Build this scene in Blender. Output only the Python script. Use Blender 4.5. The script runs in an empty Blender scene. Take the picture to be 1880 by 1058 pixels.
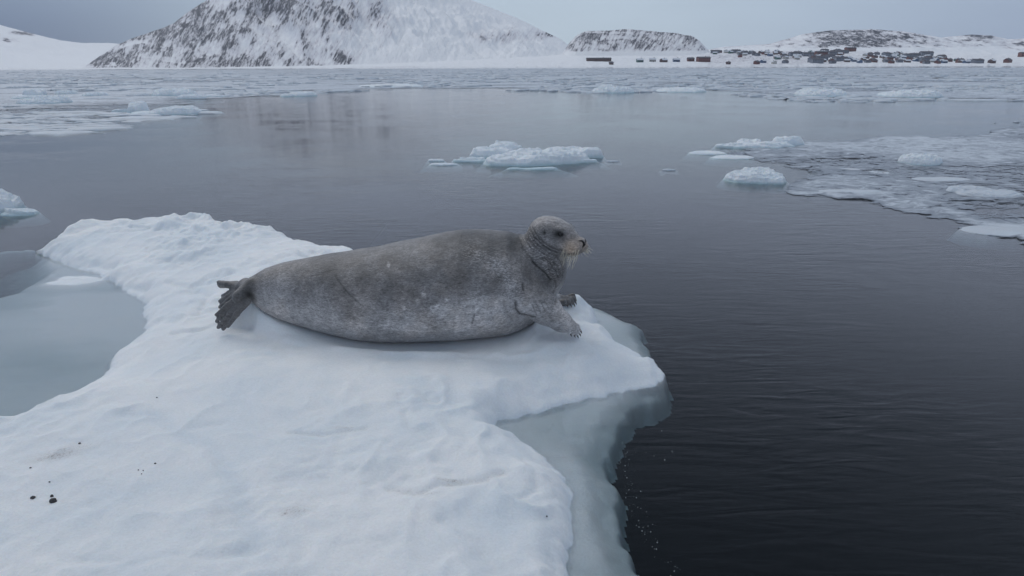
import bpy, math, random
import numpy as np
from mathutils import Matrix, Vector
R = math.radians
rng = np.random.default_rng(7)
random.seed(7)
scene = bpy.context.scene
COL = scene.collection

# ------------------------------------------------------------------ camera
CH, PITCH, ROLL, F = 1.75, R(18.0), R(0.2), 1253.3
fw = np.array([0, math.cos(PITCH), -math.sin(PITCH)])
up0 = np.array([0, math.sin(PITCH), math.cos(PITCH)])
rt0 = np.array([1.0, 0, 0])
rt = rt0 * math.cos(ROLL) - up0 * math.sin(ROLL)
up = up0 * math.cos(ROLL) + rt0 * math.sin(ROLL)
cam = bpy.data.cameras.new('camera')
cam.sensor_width = 36; cam.lens = 24; cam.clip_start = 0.05; cam.clip_end = 30000
camo = bpy.data.objects.new('camera', cam); COL.objects.link(camo)
M = Matrix(((rt[0], up[0], -fw[0], 0), (rt[1], up[1], -fw[1], 0), (rt[2], up[2], -fw[2], CH), (0, 0, 0, 1)))
camo.matrix_world = M
scene.camera = camo

def ray(px, py):
    return fw + rt * (px - 940) / F + up * (529 - py) / F
def gp(px, py, z=0.0):                       # photo pixel -> point of a level plane
    d = ray(px, py); t = (z - CH) / d[2]
    return np.array([0, 0, CH]) + d * t
def yp(px, py, Y):                           # photo pixel -> point at distance Y
    d = ray(px, py); t = Y / d[1]
    return np.array([0, 0, CH]) + d * t

# ------------------------------------------------------------------ world and sun
scene.view_settings.view_transform = 'Standard'
scene.view_settings.look = 'None'
scene.view_settings.exposure = 0.0
scene.view_settings.gamma = 1.0
SUN_EL, SUN_ROT = R(42), R(-35)
w = bpy.data.worlds.new('World'); scene.world = w; w.use_nodes = True
nt = w.node_tree; nt.nodes.clear()
def N(nt, t, **kw):
    n = nt.nodes.new(t)
    for k, v in kw.items():
        if k == 'inp':
            for i, val in v.items(): n.inputs[i].default_value = val
        else: setattr(n, k, v)
    return n
def mathn(nt, op, a, b=None, clamp=False):
    n = nt.nodes.new('ShaderNodeMath'); n.operation = op; n.use_clamp = clamp
    for i, v in enumerate((a, b)):
        if v is None: continue
        if isinstance(v, (int, float)): n.inputs[i].default_value = v
        else: nt.links.new(v, n.inputs[i])
    return n.outputs[0]
def maprange(nt, v, a, b, c=0.0, d=1.0, smooth=True):
    n = nt.nodes.new('ShaderNodeMapRange'); n.interpolation_type = 'SMOOTHSTEP' if smooth else 'LINEAR'
    nt.links.new(v, n.inputs[0])
    for i, x in enumerate((a, b, c, d)): n.inputs[i + 1].default_value = x
    return n.outputs[0]
def mixc(nt, f, a, b):
    n = nt.nodes.new('ShaderNodeMix'); n.data_type = 'RGBA'
    if isinstance(f, (int, float)): n.inputs[0].default_value = f
    else: nt.links.new(f, n.inputs[0])
    for i, v in ((6, a), (7, b)):
        if isinstance(v, tuple): n.inputs[i].default_value = (*v, 1) if len(v) == 3 else v
        else: nt.links.new(v, n.inputs[i])
    return n.outputs[2]
out = N(nt, 'ShaderNodeOutputWorld')
bg = N(nt, 'ShaderNodeBackground', inp={1: 0.1})
sky = N(nt, 'ShaderNodeTexSky', sky_type='NISHITA', sun_disc=False, sun_elevation=SUN_EL, sun_rotation=SUN_ROT, air_density=1.2, dust_density=0.3)
tc = N(nt, 'ShaderNodeTexCoord'); sx = N(nt, 'ShaderNodeSeparateXYZ')
nt.links.new(tc.outputs['Generated'], sx.inputs[0])
mp = N(nt, 'ShaderNodeMapping'); mp.inputs['Scale'].default_value = (1.0, 1.0, 4.0)
nt.links.new(tc.outputs['Generated'], mp.inputs[0])
cn = N(nt, 'ShaderNodeTexNoise', inp={'Scale': 1.6, 'Detail': 4.0, 'Roughness': 0.55}); nt.links.new(mp.outputs[0], cn.inputs['Vector'])
# cloud layer: pale in the middle distance, a darker bank low on the left and a faint one low on the right
low = maprange(nt, sx.outputs['Z'], 0.02, 0.17, 1.0, 0.0)
left = maprange(nt, sx.outputs['X'], -0.2, -0.62)
right = maprange(nt, sx.outputs['X'], 0.1, 0.75)
bank = mathn(nt, 'MULTIPLY', left, mathn(nt, 'ADD', mathn(nt, 'MULTIPLY', low, 0.55), 0.45))
bankr = mathn(nt, 'MULTIPLY', right, mathn(nt, 'ADD', mathn(nt, 'MULTIPLY', low, 0.35), 0.35))
c0 = mixc(nt, mathn(nt, 'ADD', bank, 0.0, True), (5.1, 6.2, 7.3), (0.95, 1.55, 2.9))
c1 = mixc(nt, bankr, c0, (2.4, 3.15, 5.1))
midz = maprange(nt, sx.outputs['Z'], 0.07, 0.2)
c1 = mixc(nt, midz, c1, (5.4, 6.2, 8.0))
zen = maprange(nt, sx.outputs['Z'], 0.20, 0.65)
c2 = mixc(nt, zen, c1, (2.5, 3.3, 4.4))
top = maprange(nt, sx.outputs['Z'], 0.7, 1.0)
c2 = mixc(nt, top, c2, (6.6, 6.85, 7.1))
var = maprange(nt, cn.outputs[0], 0.25, 0.75, 0.92, 1.08)
vm = N(nt, 'ShaderNodeVectorMath', operation='SCALE'); nt.links.new(c2, vm.inputs[0]); nt.links.new(var, vm.inputs[3])
cf = mixc(nt, 0.96, sky.outputs[0], vm.outputs[0])
nt.links.new(cf, bg.inputs[0]); nt.links.new(bg.outputs[0], out.inputs[0])
sun = bpy.data.lights.new('sun', 'SUN'); sun.energy = 1.0; sun.angle = R(30); sun.color = (1.0, 0.96, 0.92)
suno = bpy.data.objects.new('sun', sun); COL.objects.link(suno)
sd = Vector((math.sin(SUN_ROT) * math.cos(SUN_EL), math.cos(SUN_ROT) * math.cos(SUN_EL), math.sin(SUN_EL)))
suno.rotation_euler = sd.to_track_quat('Z', 'Y').to_euler()

# ------------------------------------------------------------------ helpers
def tag(o, label=None, cat=None, group=None, kind=None):
    if label: o['label'] = label
    if cat: o['category'] = cat
    if group: o['group'] = group
    if kind: o['kind'] = kind
    return o
def mesh_obj(name, verts, faces, mat=None, parent=None, smooth=True, attrs=None, cols=None):
    me = bpy.data.meshes.new(name)
    verts = np.asarray(verts, dtype=np.float64)
    if isinstance(faces, np.ndarray):
        nf, k = faces.shape
        me.vertices.add(len(verts)); me.vertices.foreach_set('co', verts.astype(np.float32).ravel())
        me.loops.add(nf * k); me.loops.foreach_set('vertex_index', faces.astype(np.int32).ravel())
        me.polygons.add(nf); me.polygons.foreach_set('loop_start', (np.arange(nf) * k).astype(np.int32))
        me.update(calc_edges=True)
    else:
        me.from_pydata([tuple(v) for v in verts], [], faces)
    if smooth: me.polygons.foreach_set('use_smooth', [True] * len(me.polygons))
    for k, a in (attrs or {}).items():
        at = me.attributes.new(k, 'FLOAT', 'POINT'); at.data.foreach_set('value', np.asarray(a, dtype=np.float32))
    for k, a in (cols or {}).items():
        at = me.attributes.new(k, 'FLOAT_VECTOR', 'POINT'); at.data.foreach_set('vector', np.asarray(a, dtype=np.float32).ravel())
    if mat:
        for m in (mat if isinstance(mat, (list, tuple)) else [mat]): me.materials.append(m)
    me.update()
    o = bpy.data.objects.new(name, me); COL.objects.link(o)
    if parent: o.parent = parent
    return o
def hash3(i, j, k, s):
    h = (i.astype(np.int64) * 374761393 + j.astype(np.int64) * 668265263 + k.astype(np.int64) * 2147483647 + s * 974711) & 0xffffffff
    h = ((h ^ (h >> 13)) * 1274126177) & 0xffffffff
    h = (h ^ (h >> 16)) & 0xffff
    return h / 65535.0
def vnoise(x, y, z=None, s=0):
    x = np.asarray(x, float); y = np.asarray(y, float)
    i, j = np.floor(x), np.floor(y); fx, fy = x - i, y - j
    fx = fx * fx * fx * (fx * (fx * 6 - 15) + 10); fy = fy * fy * fy * (fy * (fy * 6 - 15) + 10)
    if z is None:
        k = np.zeros_like(i)
        a = hash3(i, j, k, s); b = hash3(i + 1, j, k, s); c = hash3(i, j + 1, k, s); d = hash3(i + 1, j + 1, k, s)
        return (a * (1 - fx) + b * fx) * (1 - fy) + (c * (1 - fx) + d * fx) * fy
    z = np.asarray(z, float); k = np.floor(z); fz = z - k; fz = fz * fz * (3 - 2 * fz)
    r = 0
    for dk in (0, 1):
        a = hash3(i, j, k + dk, s); b = hash3(i + 1, j, k + dk, s); c = hash3(i, j + 1, k + dk, s); d = hash3(i + 1, j + 1, k + dk, s)
        v = (a * (1 - fx) + b * fx) * (1 - fy) + (c * (1 - fx) + d * fx) * fy
        r = r + v * (fz if dk else 1 - fz)
    return r
def fbm(x, y, z=None, o=4, s=0, g=0.5):
    r = 0; a = 1; t = 0; f = 1.0
    for q in range(o):
        c, sn = math.cos(q * 0.7), math.sin(q * 0.7)
        xx, yy = (x * c - y * sn) * f + q * 13.1, (x * sn + y * c) * f - q * 7.7
        r = r + a * (vnoise(xx, yy, None if z is None else z * f + q * 3.3, s + q) - 0.5) * 2; t += a; a *= g; f *= 2.03
    return r / t
def sstep(a, b, x):
    t = np.clip((x - a) / (b - a), 0, 1); return t * t * (3 - 2 * t)
def seg_dist(X, Y, P, closed=True):
    d = np.full(X.shape, 1e9); n = len(P)
    for q in range(n if closed else n - 1):
        a = P[q]; b = P[(q + 1) % n]; e = b - a; L = e @ e + 1e-12
        t = np.clip(((X - a[0]) * e[0] + (Y - a[1]) * e[1]) / L, 0, 1)
        d = np.minimum(d, (X - a[0] - t * e[0]) ** 2 + (Y - a[1] - t * e[1]) ** 2)
    return np.sqrt(d)
def sdf_poly(X, Y, P):                       # positive inside
    d = seg_dist(X, Y, P); ins = np.zeros(X.shape, bool); n = len(P)
    for q in range(n):
        a = P[q]; b = P[(q + 1) % n]
        c = ((a[1] > Y) != (b[1] > Y)) & (X < (b[0] - a[0]) * (Y - a[1]) / (b[1] - a[1] + 1e-12) + a[0])
        ins ^= c
    return np.where(ins, d, -d)
def grid_faces(nu, nv, keep=None):
    i = np.arange(nu * nv).reshape(nv, nu)
    f = np.stack([i[:-1, :-1], i[:-1, 1:], i[1:, 1:], i[1:, :-1]], -1).reshape(-1, 4)
    if keep is not None:
        k = keep.reshape(-1); f = f[k[f].any(1)]
    return f
def compact(V, Fc, *arrs):
    used = np.unique(Fc); m = -np.ones(len(V), int); m[used] = np.arange(len(used))
    return (V[used], m[Fc]) + tuple(a[used] for a in arrs)

# ------------------------------------------------------------------ materials
def mat(name):
    m = bpy.data.materials.new(name); m.use_nodes = True; nt = m.node_tree; nt.nodes.clear()
    o = nt.nodes.new('ShaderNodeOutputMaterial'); return m, nt, o
def pbsdf(nt, o, **kw):
    p = nt.nodes.new('ShaderNodeBsdfPrincipled')
    for k, v in kw.items():
        k = k.replace('_', ' ')
        if isinstance(v, (int, float)): p.inputs[k].default_value = v
        elif isinstance(v, tuple): p.inputs[k].default_value = (*v, 1) if len(v) == 3 else v
        else: nt.links.new(v, p.inputs[k])
    if o: nt.links.new(p.outputs[0], o.inputs[0])
    return p
def noise(nt, scale, detail=4, rough=0.55, vec=None, dist=0.0, mscale=None):
    n = N(nt, 'ShaderNodeTexNoise', inp={'Scale': scale, 'Detail': detail, 'Roughness': rough, 'Distortion': dist})
    if vec is None: vec = nt.nodes.new('ShaderNodeTexCoord').outputs['Object']
    if mscale:
        m = nt.nodes.new('ShaderNodeMapping'); m.inputs['Scale'].default_value = mscale
        nt.links.new(vec, m.inputs[0]); vec = m.outputs[0]
    nt.links.new(vec, n.inputs['Vector']); return n.outputs[0]
def attr(nt, name, vec=False):
    a = N(nt, 'ShaderNodeAttribute', attribute_name=name); return a.outputs['Vector' if vec else 'Fac']
def bump(nt, h, strength, dist, normal=None):
    b = N(nt, 'ShaderNodeBump', inp={'Strength': strength, 'Distance': dist}); nt.links.new(h, b.inputs['Height'])
    if normal is not None: nt.links.new(normal, b.inputs['Normal'])
    return b.outputs[0]

# water: clear surface over an absorbing body
m_water, nt, o = mat('sea_water')
tcw = nt.nodes.new('ShaderNodeTexCoord').outputs['Object']
r1 = noise(nt, 1.0, 3, 0.5, tcw, 0.9, (2.3, 9.0, 1)); r2 = noise(nt, 1.0, 2, 0.5, tcw, 0.3, (6.0, 26.0, 1)); r3 = noise(nt, 0.35, 3, 0.6, tcw)
calm = maprange(nt, r3, 0.38, 0.62, 0.22, 1.15)
hh = mathn(nt, 'MULTIPLY', mathn(nt, 'ADD', mathn(nt, 'MULTIPLY', r1, 1.0), mathn(nt, 'MULTIPLY', r2, 0.25)), calm)
nb = bump(nt, hh, 1.0, 0.0048)
fr = N(nt, 'ShaderNodeFresnel', inp={0: 1.333}); nt.links.new(nb, fr.inputs[1])
gl = N(nt, 'ShaderNodeBsdfGlossy', inp={'Roughness': 0.07, 'Color': (1, 1, 1, 1)}); nt.links.new(nb, gl.inputs['Normal'])
tr = N(nt, 'ShaderNodeBsdfTransparent')
mx = nt.nodes.new('ShaderNodeMixShader'); nt.links.new(fr.outputs[0], mx.inputs[0]); nt.links.new(tr.outputs[0], mx.inputs[1]); nt.links.new(gl.outputs[0], mx.inputs[2])
nt.links.new(mx.outputs[0], o.inputs[0])
va = N(nt, 'ShaderNodeVolumeAbsorption', inp={'Color': (0.37, 0.54, 0.58, 1), 'Density': 4.4})
nt.links.new(va.outputs[0], o.inputs['Volume'])
m_bed, nt, o = mat('deep_sea'); pbsdf(nt, o, Base_Color=(0.006, 0.009, 0.012), Roughness=1.0)

# snow on the floe
def snow_mat(name, base=(0.85, 0.86, 0.86), ice=(0.68, 0.74, 0.79), grain=1.0):
    m, nt, o = mat(name)
    n1 = noise(nt, 85, 6, 0.75); n2 = noise(nt, 9, 5, 0.6); n3 = noise(nt, 2.2, 4, 0.55)
    wet = attr(nt, 'wet'); stain = attr(nt, 'stain')
    wn = mathn(nt, 'ADD', wet, mathn(nt, 'MULTIPLY', mathn(nt, 'SUBTRACT', n2, 0.5), 0.35), True)
    c = mixc(nt, wn, base, ice)
    c = mixc(nt, maprange(nt, n3, 0.40, 0.68, 0.0, 0.45), c, (0.64, 0.72, 0.78))
    gr = N(nt, 'ShaderNodeVectorMath', operation='SCALE'); nt.links.new(c, gr.inputs[0]); nt.links.new(maprange(nt, n1, .3, .7, .93, 1.06, False), gr.inputs[3]); c = gr.outputs[0]
    sp = maprange(nt, noise(nt, 120, 3, 0.7), 0.5, 0.66)
    sf = mathn(nt, 'MULTIPLY', stain, mathn(nt, 'ADD', mathn(nt, 'MULTIPLY', sp, 0.7), 0.3), True)
    c = mixc(nt, sf, c, (0.24, 0.19, 0.17))
    b = bump(nt, n2, 0.22, 0.02 * grain); b = bump(nt, n1, 0.85, 0.006 * grain, b)
    p = pbsdf(nt, o, Base_Color=c, Roughness=mathn(nt, 'SUBTRACT', 0.75, mathn(nt, 'MULTIPLY', wn, 0.35)), Normal=b)
    p.inputs['Specular IOR Level'].default_value = 0.3
    p.inputs['Subsurface Weight'].default_value = 0.25
    p.inputs['Subsurface Radius'].default_value = (0.02, 0.03, 0.04)
    p.inputs['Subsurface Scale'].default_value = 1.0
    return m
m_snow = snow_mat('floe_snow')

# ------------------------------------------------------------------ water body
Wx0, Wx1, Wy0, Wy1 = -4000, 4000, -300, 6000
v = [(Wx0, Wy0, 0), (Wx1, Wy0, 0), (Wx1, Wy1, 0), (Wx0, Wy1, 0), (Wx0, Wy0, -6), (Wx1, Wy0, -6), (Wx1, Wy1, -6), (Wx0, Wy1, -6)]
f = [(0, 1, 2, 3), (7, 6, 5, 4), (0, 4, 5, 1), (1, 5, 6, 2), (2, 6, 7, 3), (3, 7, 4, 0)]
wo = mesh_obj('water', v, f, m_water, smooth=False); tag(wo, kind='structure')
so = mesh_obj('sea_bed', [(Wx0 + 1, Wy0 + 1, -5.5), (Wx1 - 1, Wy0 + 1, -5.5), (Wx1 - 1, Wy1 - 1, -5.5), (Wx0 + 1, Wy1 - 1, -5.5)], [(0, 1, 2, 3)], m_bed, smooth=False); tag(so, kind='structure')

# ------------------------------------------------------------------ the seal's section table (also used by the snow that carries it)
YC = 4.22
ST = [(462, 510, 548, 1.0), (475, 501, 562, 1.0), (490, 492, 573, 1.05), (520, 482, 586, 1.15), (560, 474, 598, 1.2), (600, 466, 608, 1.25), (650, 458, 618, 1.3), (700, 450, 624, 1.3),
      (750, 440, 625, 1.3), (800, 430, 623, 1.3), (850, 423, 620, 1.3), (900, 421, 615, 1.28), (930, 423, 611, 1.22), (955, 430, 603, 1.15), (975, 446, 592, 1.05), (990, 470, 578, 0.95)]
secs = []
for px, yt, yb, k in ST:
    ct = yp(px, yt, YC); cb = yp(px, yb, YC)
    mt, mb = (CH - ct[2]) / YC, (CH - cb[2]) / YC
    b = YC * (mb - mt) / (math.sqrt(1 + (mt * k) ** 2) + math.sqrt(1 + (mb * k) ** 2))
    zc = CH - mt * YC - b * math.sqrt(1 + (mt * k) ** 2)
    secs.append(((ct[0] + cb[0]) / 2, zc, b, b * k))
secs = np.array(secs)
def body_sec(X):
    return [np.interp(X, secs[:, 0], secs[:, c]) for c in (1, 2, 3)]

# ------------------------------------------------------------------ main floe
TOPZ = [(68, 455, .04), (80, 440, .12), (110, 425, .15), (160, 416, .15), (215, 409, .15), (250, 401, .18), (275, 393, .2), (310, 389, .2), (360, 388, .22), (385, 391, .22), (410, 402, .2), (460, 403, .2), (510, 406, .2),
        (530, 415, .18), (548, 428, .14), (562, 427, .14), (600, 435, .12), (640, 437, .12), (662, 452, .12), (720, 470, .12), (800, 490, .1), (900, 515, .1), (980, 532, .12), (1030, 541, .13), (1060, 543, .13), (1082, 546, .12), (1091, 562, .1), (1090, 585, .05), (1097, 603, .03), (1125, 622, .03), (1160, 636, .06), (1185, 648, .07), (1205, 645, .07), (1213, 658, .05), (1236, 686, .02),
        (1225, 697, .0), (1200, 708, .0), (1175, 713, .0), (1130, 720, .0), (1085, 730, .0), (1045, 742, 0), (1000, 748, 0), (960, 762, 0), (922, 771, 0), (914, 785, 0), (921, 805, 0), (965, 813, 0), (1000, 830, 0), (1012, 850, 0), (1022, 870, 0), (1042, 882, 0), (1058, 910, 0), (1052, 950, 0), (1055, 990, 0), (1048, 1030, 0), (1056, 1070, 0), (1075, 1180, 0),
        (1100, 1400, 0), (-400, 1400, 0), (-1500, 1100, 0), (-1300, 880, 0), (-700, 800, 0), (-250, 785, 0), (-100, 775, .0), (0, 770, 0), (35, 769, 0), (70, 762, 0), (100, 750, 0), (115, 738, 0), (140, 720, 0), (170, 700, 0), (200, 670, 0), (212, 652, 0), (236, 630, 0), (262, 606, 0), (268, 588, 0), (262, 562, 0), (245, 542, 0), (215, 522, 0), (180, 505, 0), (130, 490, 0), (85, 475, 0)]
TOP = np.array([gp(a, b, c)[:2] for a, b, c in TOPZ])
SHELF1 = np.array([gp(a, b, 0)[:2] for a, b in [(1040, 560), (1095, 550), (1142, 572), (1182, 588), (1186, 606), (1200, 622), (1210, 645), (1236, 688), (1228, 704), (1200, 722), (1165, 738), (1145, 765), (1132, 800), (1128, 835), (1145, 870), (1150, 920), (1155, 960), (1185, 1010), (1215, 1055), (1260, 1120), (1300, 1400), (700, 1400), (700, 700), (900, 600)]])
SHELF2 = np.array([gp(a, b, 0)[:2] for a, b in [(-1500, 580), (-300, 556), (0, 529), (50, 518), (72, 495), (66, 468), (110, 466), (300, 520), (320, 600), (250, 720), (100, 820), (-300, 900), (-1500, 1000)]])
BUMPI = gp(130, 517, 0)
def P2(lst, z=0.16): return np.array([gp(a, b, z)[:2] for a, b in lst])
def floe_height(X, Y):
    wx = X + 0.05 * fbm(X * 3, Y * 3, o=3, s=11) + 0.018 * fbm(X * 14, Y * 14, o=2, s=13)
    wy = Y + 0.07 * fbm(X * 3 + 5, Y * 3, o=3, s=12) + 0.025 * fbm(X * 14, Y * 14 + 9, o=2, s=14)
    st = sdf_poly(wx, wy, TOP)
    s1 = sdf_poly(wx, wy, SHELF1); s2 = sdf_poly(wx + .12 * fbm(X * 1.5, Y * 1.5, o=3, s=15), wy + .3 * fbm(X * 1.2, Y * 1.2, o=3, s=16), SHELF2)
    far = sstep(3.5, 6.5, Y)
    edge_w = 0.17 - 0.05 * far + 0.08 * fbm(X * 2, Y * 2, o=2, s=20)
    edge_w = edge_w + .30 * sstep(-.15, .2, X) * sstep(2.55, 2.8, Y) * sstep(3.75, 3.35, Y)
    edge_w = edge_w + .38 * sstep(-1.1, -1.7, X) * sstep(3.2, 3.8, Y) * sstep(7.0, 6.3, Y)
    base = 0.135 + 0.075 * far + 0.03 * fbm(X * 0.8, Y * 0.8, o=3, s=21)
    base = base - .06 * np.exp(-((X + 1.6) / .55) ** 2) * sstep(5.9, 6.3, Y)
    low = sstep(0.35, 0.8, X) * sstep(3.0, 3.6, Y) * sstep(4.7, 4.2, Y)                     # the thin tip on the right
    base = base - 0.06 * low
    # plateau profile with a rounded lip
    t = np.clip(st / edge_w, 0, None)
    lip = 1 - np.exp(-t * 1.6)
    up_ = base * lip + 0.035 * np.exp(-((st - 0.16) / 0.12) ** 2) * (0.5 + 0.8 * fbm(X * 2.5, Y * 2.5, o=2, s=22)) * (st > -0.1)
    msk = .25 + 1.5 * sstep(-.25, .45, fbm(X * 1.3, Y * 1.3, o=3, s=28)); lum = fbm(X * 5, Y * 5, o=4, s=23) * msk; lum2 = fbm(X * 16, Y * 16, o=3, s=24) * msk
    near_edge = np.exp(-np.clip(st, 0, None) / 0.45)
    up_ = up_ + (0.014 + 0.022 * near_edge + 0.022 * far) * lum * np.clip(t, 0, 1) + (0.002 + 0.008 * near_edge + .003 * far) * lum2 * np.clip(t, 0, 1)
    # billow-shaped clumps
    bil = 1 - np.abs(fbm(X * 4.2 + 3, Y * 3.4, o=3, s=26))
    up_ = up_ + (0.006 + (0.03 + .02 * sstep(3.3, 3.0, Y)) * near_edge) * (bil ** 3 - 0.5) * np.clip(t, 0, 1)
    stain = np.zeros_like(X); wet = np.zeros_like(X)
    def groove(pts, wid, dep, wt=0.0, sn=0.0, step=0.0):
        nonlocal up_, stain, wet; sn = sn * 1.8; wt = wt * 1.3
        P = P2(pts); d = seg_dist(X + 0.03 * fbm(X * 6, Y * 6, o=2, s=31), Y + 0.03 * fbm(X * 6, Y * 6, o=2, s=32), P, closed=False)
        g = np.exp(-(d / wid) ** 2)
        up_ = up_ - dep * g; stain = np.maximum(stain, sn * g); wet = np.maximum(wet, wt * g)
    groove([(170, 462), (240, 470), (330, 473), (450, 492), (540, 488), (600, 474)], .09, .025, .1)
    groove([(95, 464), (130, 486), (165, 494), (262, 506)], .05, .035)
    groove([(310, 505), (350, 519), (385, 530), (362, 560)], .035, .022)
    groove([(320, 592), (370, 588), (400, 582)], .03, .02)
    groove([(430, 500), (395, 512), (350, 515)], .03, .015)
    groove([(230, 746), (285, 752), (325, 778), (375, 800), (405, 830), (425, 870), (435, 920), (462, 975), (440, 1000)], .045, .012, .45)
    groove([(350, 772), (410, 768)], .025, .007)
    groove([(530, 787), (590, 786), (640, 776), (670, 772)], .02, .010, 0, .12)
    groove([(715, 880), (760, 886), (830, 880), (880, 872), (925, 862)], .022, .014, 0, .15)
    groove([(820, 945), (860, 978), (900, 1020), (930, 1050)], .03, .016)
    groove([(730, 720), (740, 750), (760, 775), (790, 790)], .03, .014)
    groove([(880, 720), (905, 745), (960, 748)], .03, .012)
    groove([(965, 830), (985, 855), (990, 880), (950, 895)], .022, .014)
    groove([(100, 1005), (250, 1020), (400, 1010), (480, 990)], .03, .010, .1)
    groove([(150, 905), (200, 950), (215, 965)], .02, .006)
    P = gp(360, 450, .18); up_ = up_ - 0.02 * np.exp(-(((X - P[0]) / 0.75) ** 2 + ((Y - P[1]) / 0.55) ** 2) ** 2); wet = np.maximum(wet, .28 * np.exp(-(((X - P[0]) / 0.8) ** 2 + ((Y - P[1] - .1) / 0.6) ** 2) ** 2))
    P = gp(265, 900, .14); g = np.exp(-(((X - P[0]) / 0.42) ** 2 + ((Y - P[1]) / 0.34) ** 2) ** 2); up_ = up_ - 0.012 * g; wet = np.maximum(wet, .14 * g)
    P = gp(760, 655, .14); g = np.exp(-(((X - P[0]) / 0.6) ** 2 + ((Y - P[1]) / 0.09) ** 2)); up_ = up_ - 0.012 * g; wet = np.maximum(wet, .25 * g)
    P = gp(905, 800, .14); up_ = up_ + 0.01 * np.exp(-(((X - P[0]) / 0.3) ** 2 + ((Y - P[1]) / 0.25) ** 2))
    # cone-shaped lump beside the tail
    P = gp(476, 601, .16); up_ = up_ + 0.045 * np.exp(-(((X - P[0]) / 0.028) ** 2 + ((Y - P[1]) / 0.03) ** 2))
    # dirt left on the snow
    for (a, b, ra, rb, s_, ang) in ((95, 833, .085, .03, .55, .35), (120, 822, .13, .04, .25, .35), (542, 932, .055, .035, .30, -.2), (630, 782, .06, .012, .28, .1), (825, 880, .06, .012, .4, .1), (785, 908, .04, .012, .25, .1), (520, 936, .012, .015, .5, 0)):
        P = gp(a, b, .14); dx, dy = X - P[0], Y - P[1]; c, s0 = math.cos(ang), math.sin(ang)
        stain = np.maximum(stain, min(.95, s_ * 1.9) * np.exp(-(((dx * c + dy * s0) / ra) ** 2 + ((-dx * s0 + dy * c) / rb) ** 2)))
    # snow pressed by the seal
    zc, b, a = body_sec(X); zb = zc - b
    e = np.sqrt(np.clip((Y - YC) / np.maximum(a, .05), -9, 9) ** 2 + (np.clip(np.maximum(secs[2, 0] - X, X - secs[-3, 0]), 0, 9) / .25) ** 2)
    wgt = sstep(1.25, 0.75, e)
    up_ = up_ * (1 - wgt) + (zb + 0.022) * wgt
    up_ = up_ + .012 * np.exp(-((e - 1.22) / .10) ** 2) * (.5 + fbm(X * 6, Y * 6, o=2, s=45))
    wet = np.maximum(wet, .45 * sstep(1.45, 1.0, e) * (.6 + .6 * fbm(X * 4, Y * 4, o=3, s=46)))
    # below the waterline
    shelfd1 = -0.010 - 0.022 * sstep(0, 0.45, -st) + 0.018 * fbm(X * 3, Y * 3, o=3, s=41)
    shelfd1 = np.minimum(shelfd1, -.008)
    dn1 = shelfd1 - .05 * sstep(.16, .0, s1) - .45 * sstep(0.03, -0.12, s1) 
    shelfd2 = -0.009 - 0.018 * sstep(0, 1.2, -st) + 0.035 * fbm(X * .8 + Y * .3, Y * 2.0, o=4, s=42)
    dn2 = shelfd2 - .09 * sstep(.12, -.12, s2) - .9 * sstep(.0, -1.3, s2)
    ib = np.exp(-(((X - BUMPI[0]) / 0.24) ** 2 + ((Y - BUMPI[1]) / 0.15) ** 2 + .5 * fbm(X * 6, Y * 6, o=3, s=43)).clip(0, 9) ** 1.5)
    dn2 = np.minimum(dn2, -.010)
    dn2 = dn2 + 0.040 * ib * (s2 > -.3)
    strip = np.exp(-(seg_dist(X + .10 * fbm(X * 4, Y * 4, o=3, s=81), Y + .22 * fbm(X * 2.5, Y * 2.5, o=4, s=82), np.array([gp(-400, 478)[:2], gp(-60, 466)[:2], gp(58, 453)[:2]]), closed=False) / .17) ** 2); dn2 = np.maximum(dn2, -.045 + .05 * fbm(X * 3, Y * 5, o=3, s=83) - .6 * (1 - strip))
    deep = -0.02 - 1.5 * sstep(0.04, -0.22, st)
    dn = np.maximum(np.maximum(dn1, dn2), deep)
    k = sstep(-0.02, 0.025, st)
    Z = dn * (1 - k) + np.maximum(up_, 0.012) * k
    wet = np.maximum(wet, .5 * sstep(.05, .45, fbm(X * 1.1 + 2, Y * 1.1, o=4, s=47)) * (.35 + .65 * near_edge)); wet = np.maximum(wet, sstep(0.035, -0.01, Z)); wet = np.where(ib > .3, np.minimum(wet, .7), wet)
    Z = np.maximum(Z, np.where(X < -1.6, -1.3, -.17))
    wet = np.maximum(wet, .35 * low * sstep(.12, .0, np.abs(Y - gp(1130, 610)[1]) - .1) * 0)
    return Z, wet, stain
xs = np.arange(-6.6, 1.9, 0.0125)
ys = [0.9]
while ys[-1] < 8.6: ys.append(ys[-1] + 0.0095 + max(0, ys[-1] - 2.2) * 0.0028)
ys = np.array(ys)
GX, GY = np.meshgrid(xs, ys)
GZ, GW, GS = floe_height(GX, GY)
FLOE_GRID = (xs, ys, GZ)
def ground_z(x, y):
    i = np.clip(np.searchsorted(xs, x), 0, len(xs) - 1); j = np.clip(np.searchsorted(ys, y), 0, len(ys) - 1); return float(GZ[j, i])
V = np.stack([GX, GY, GZ], -1).reshape(-1, 3)
Fc = grid_faces(len(xs), len(ys), GZ > np.where(GX < -1.6, -1.25, -.165))
V, Fc, wv, sv = compact(V, Fc, V[:, 2] * 0 + GW.reshape(-1), GS.reshape(-1))
fl = mesh_obj('ice_floe', V, Fc, m_snow, attrs={'wet': wv, 'stain': sv})
tag(fl, 'large snow covered ice floe with submerged pale ledges on which the seal lies', 'ice floe')

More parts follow.
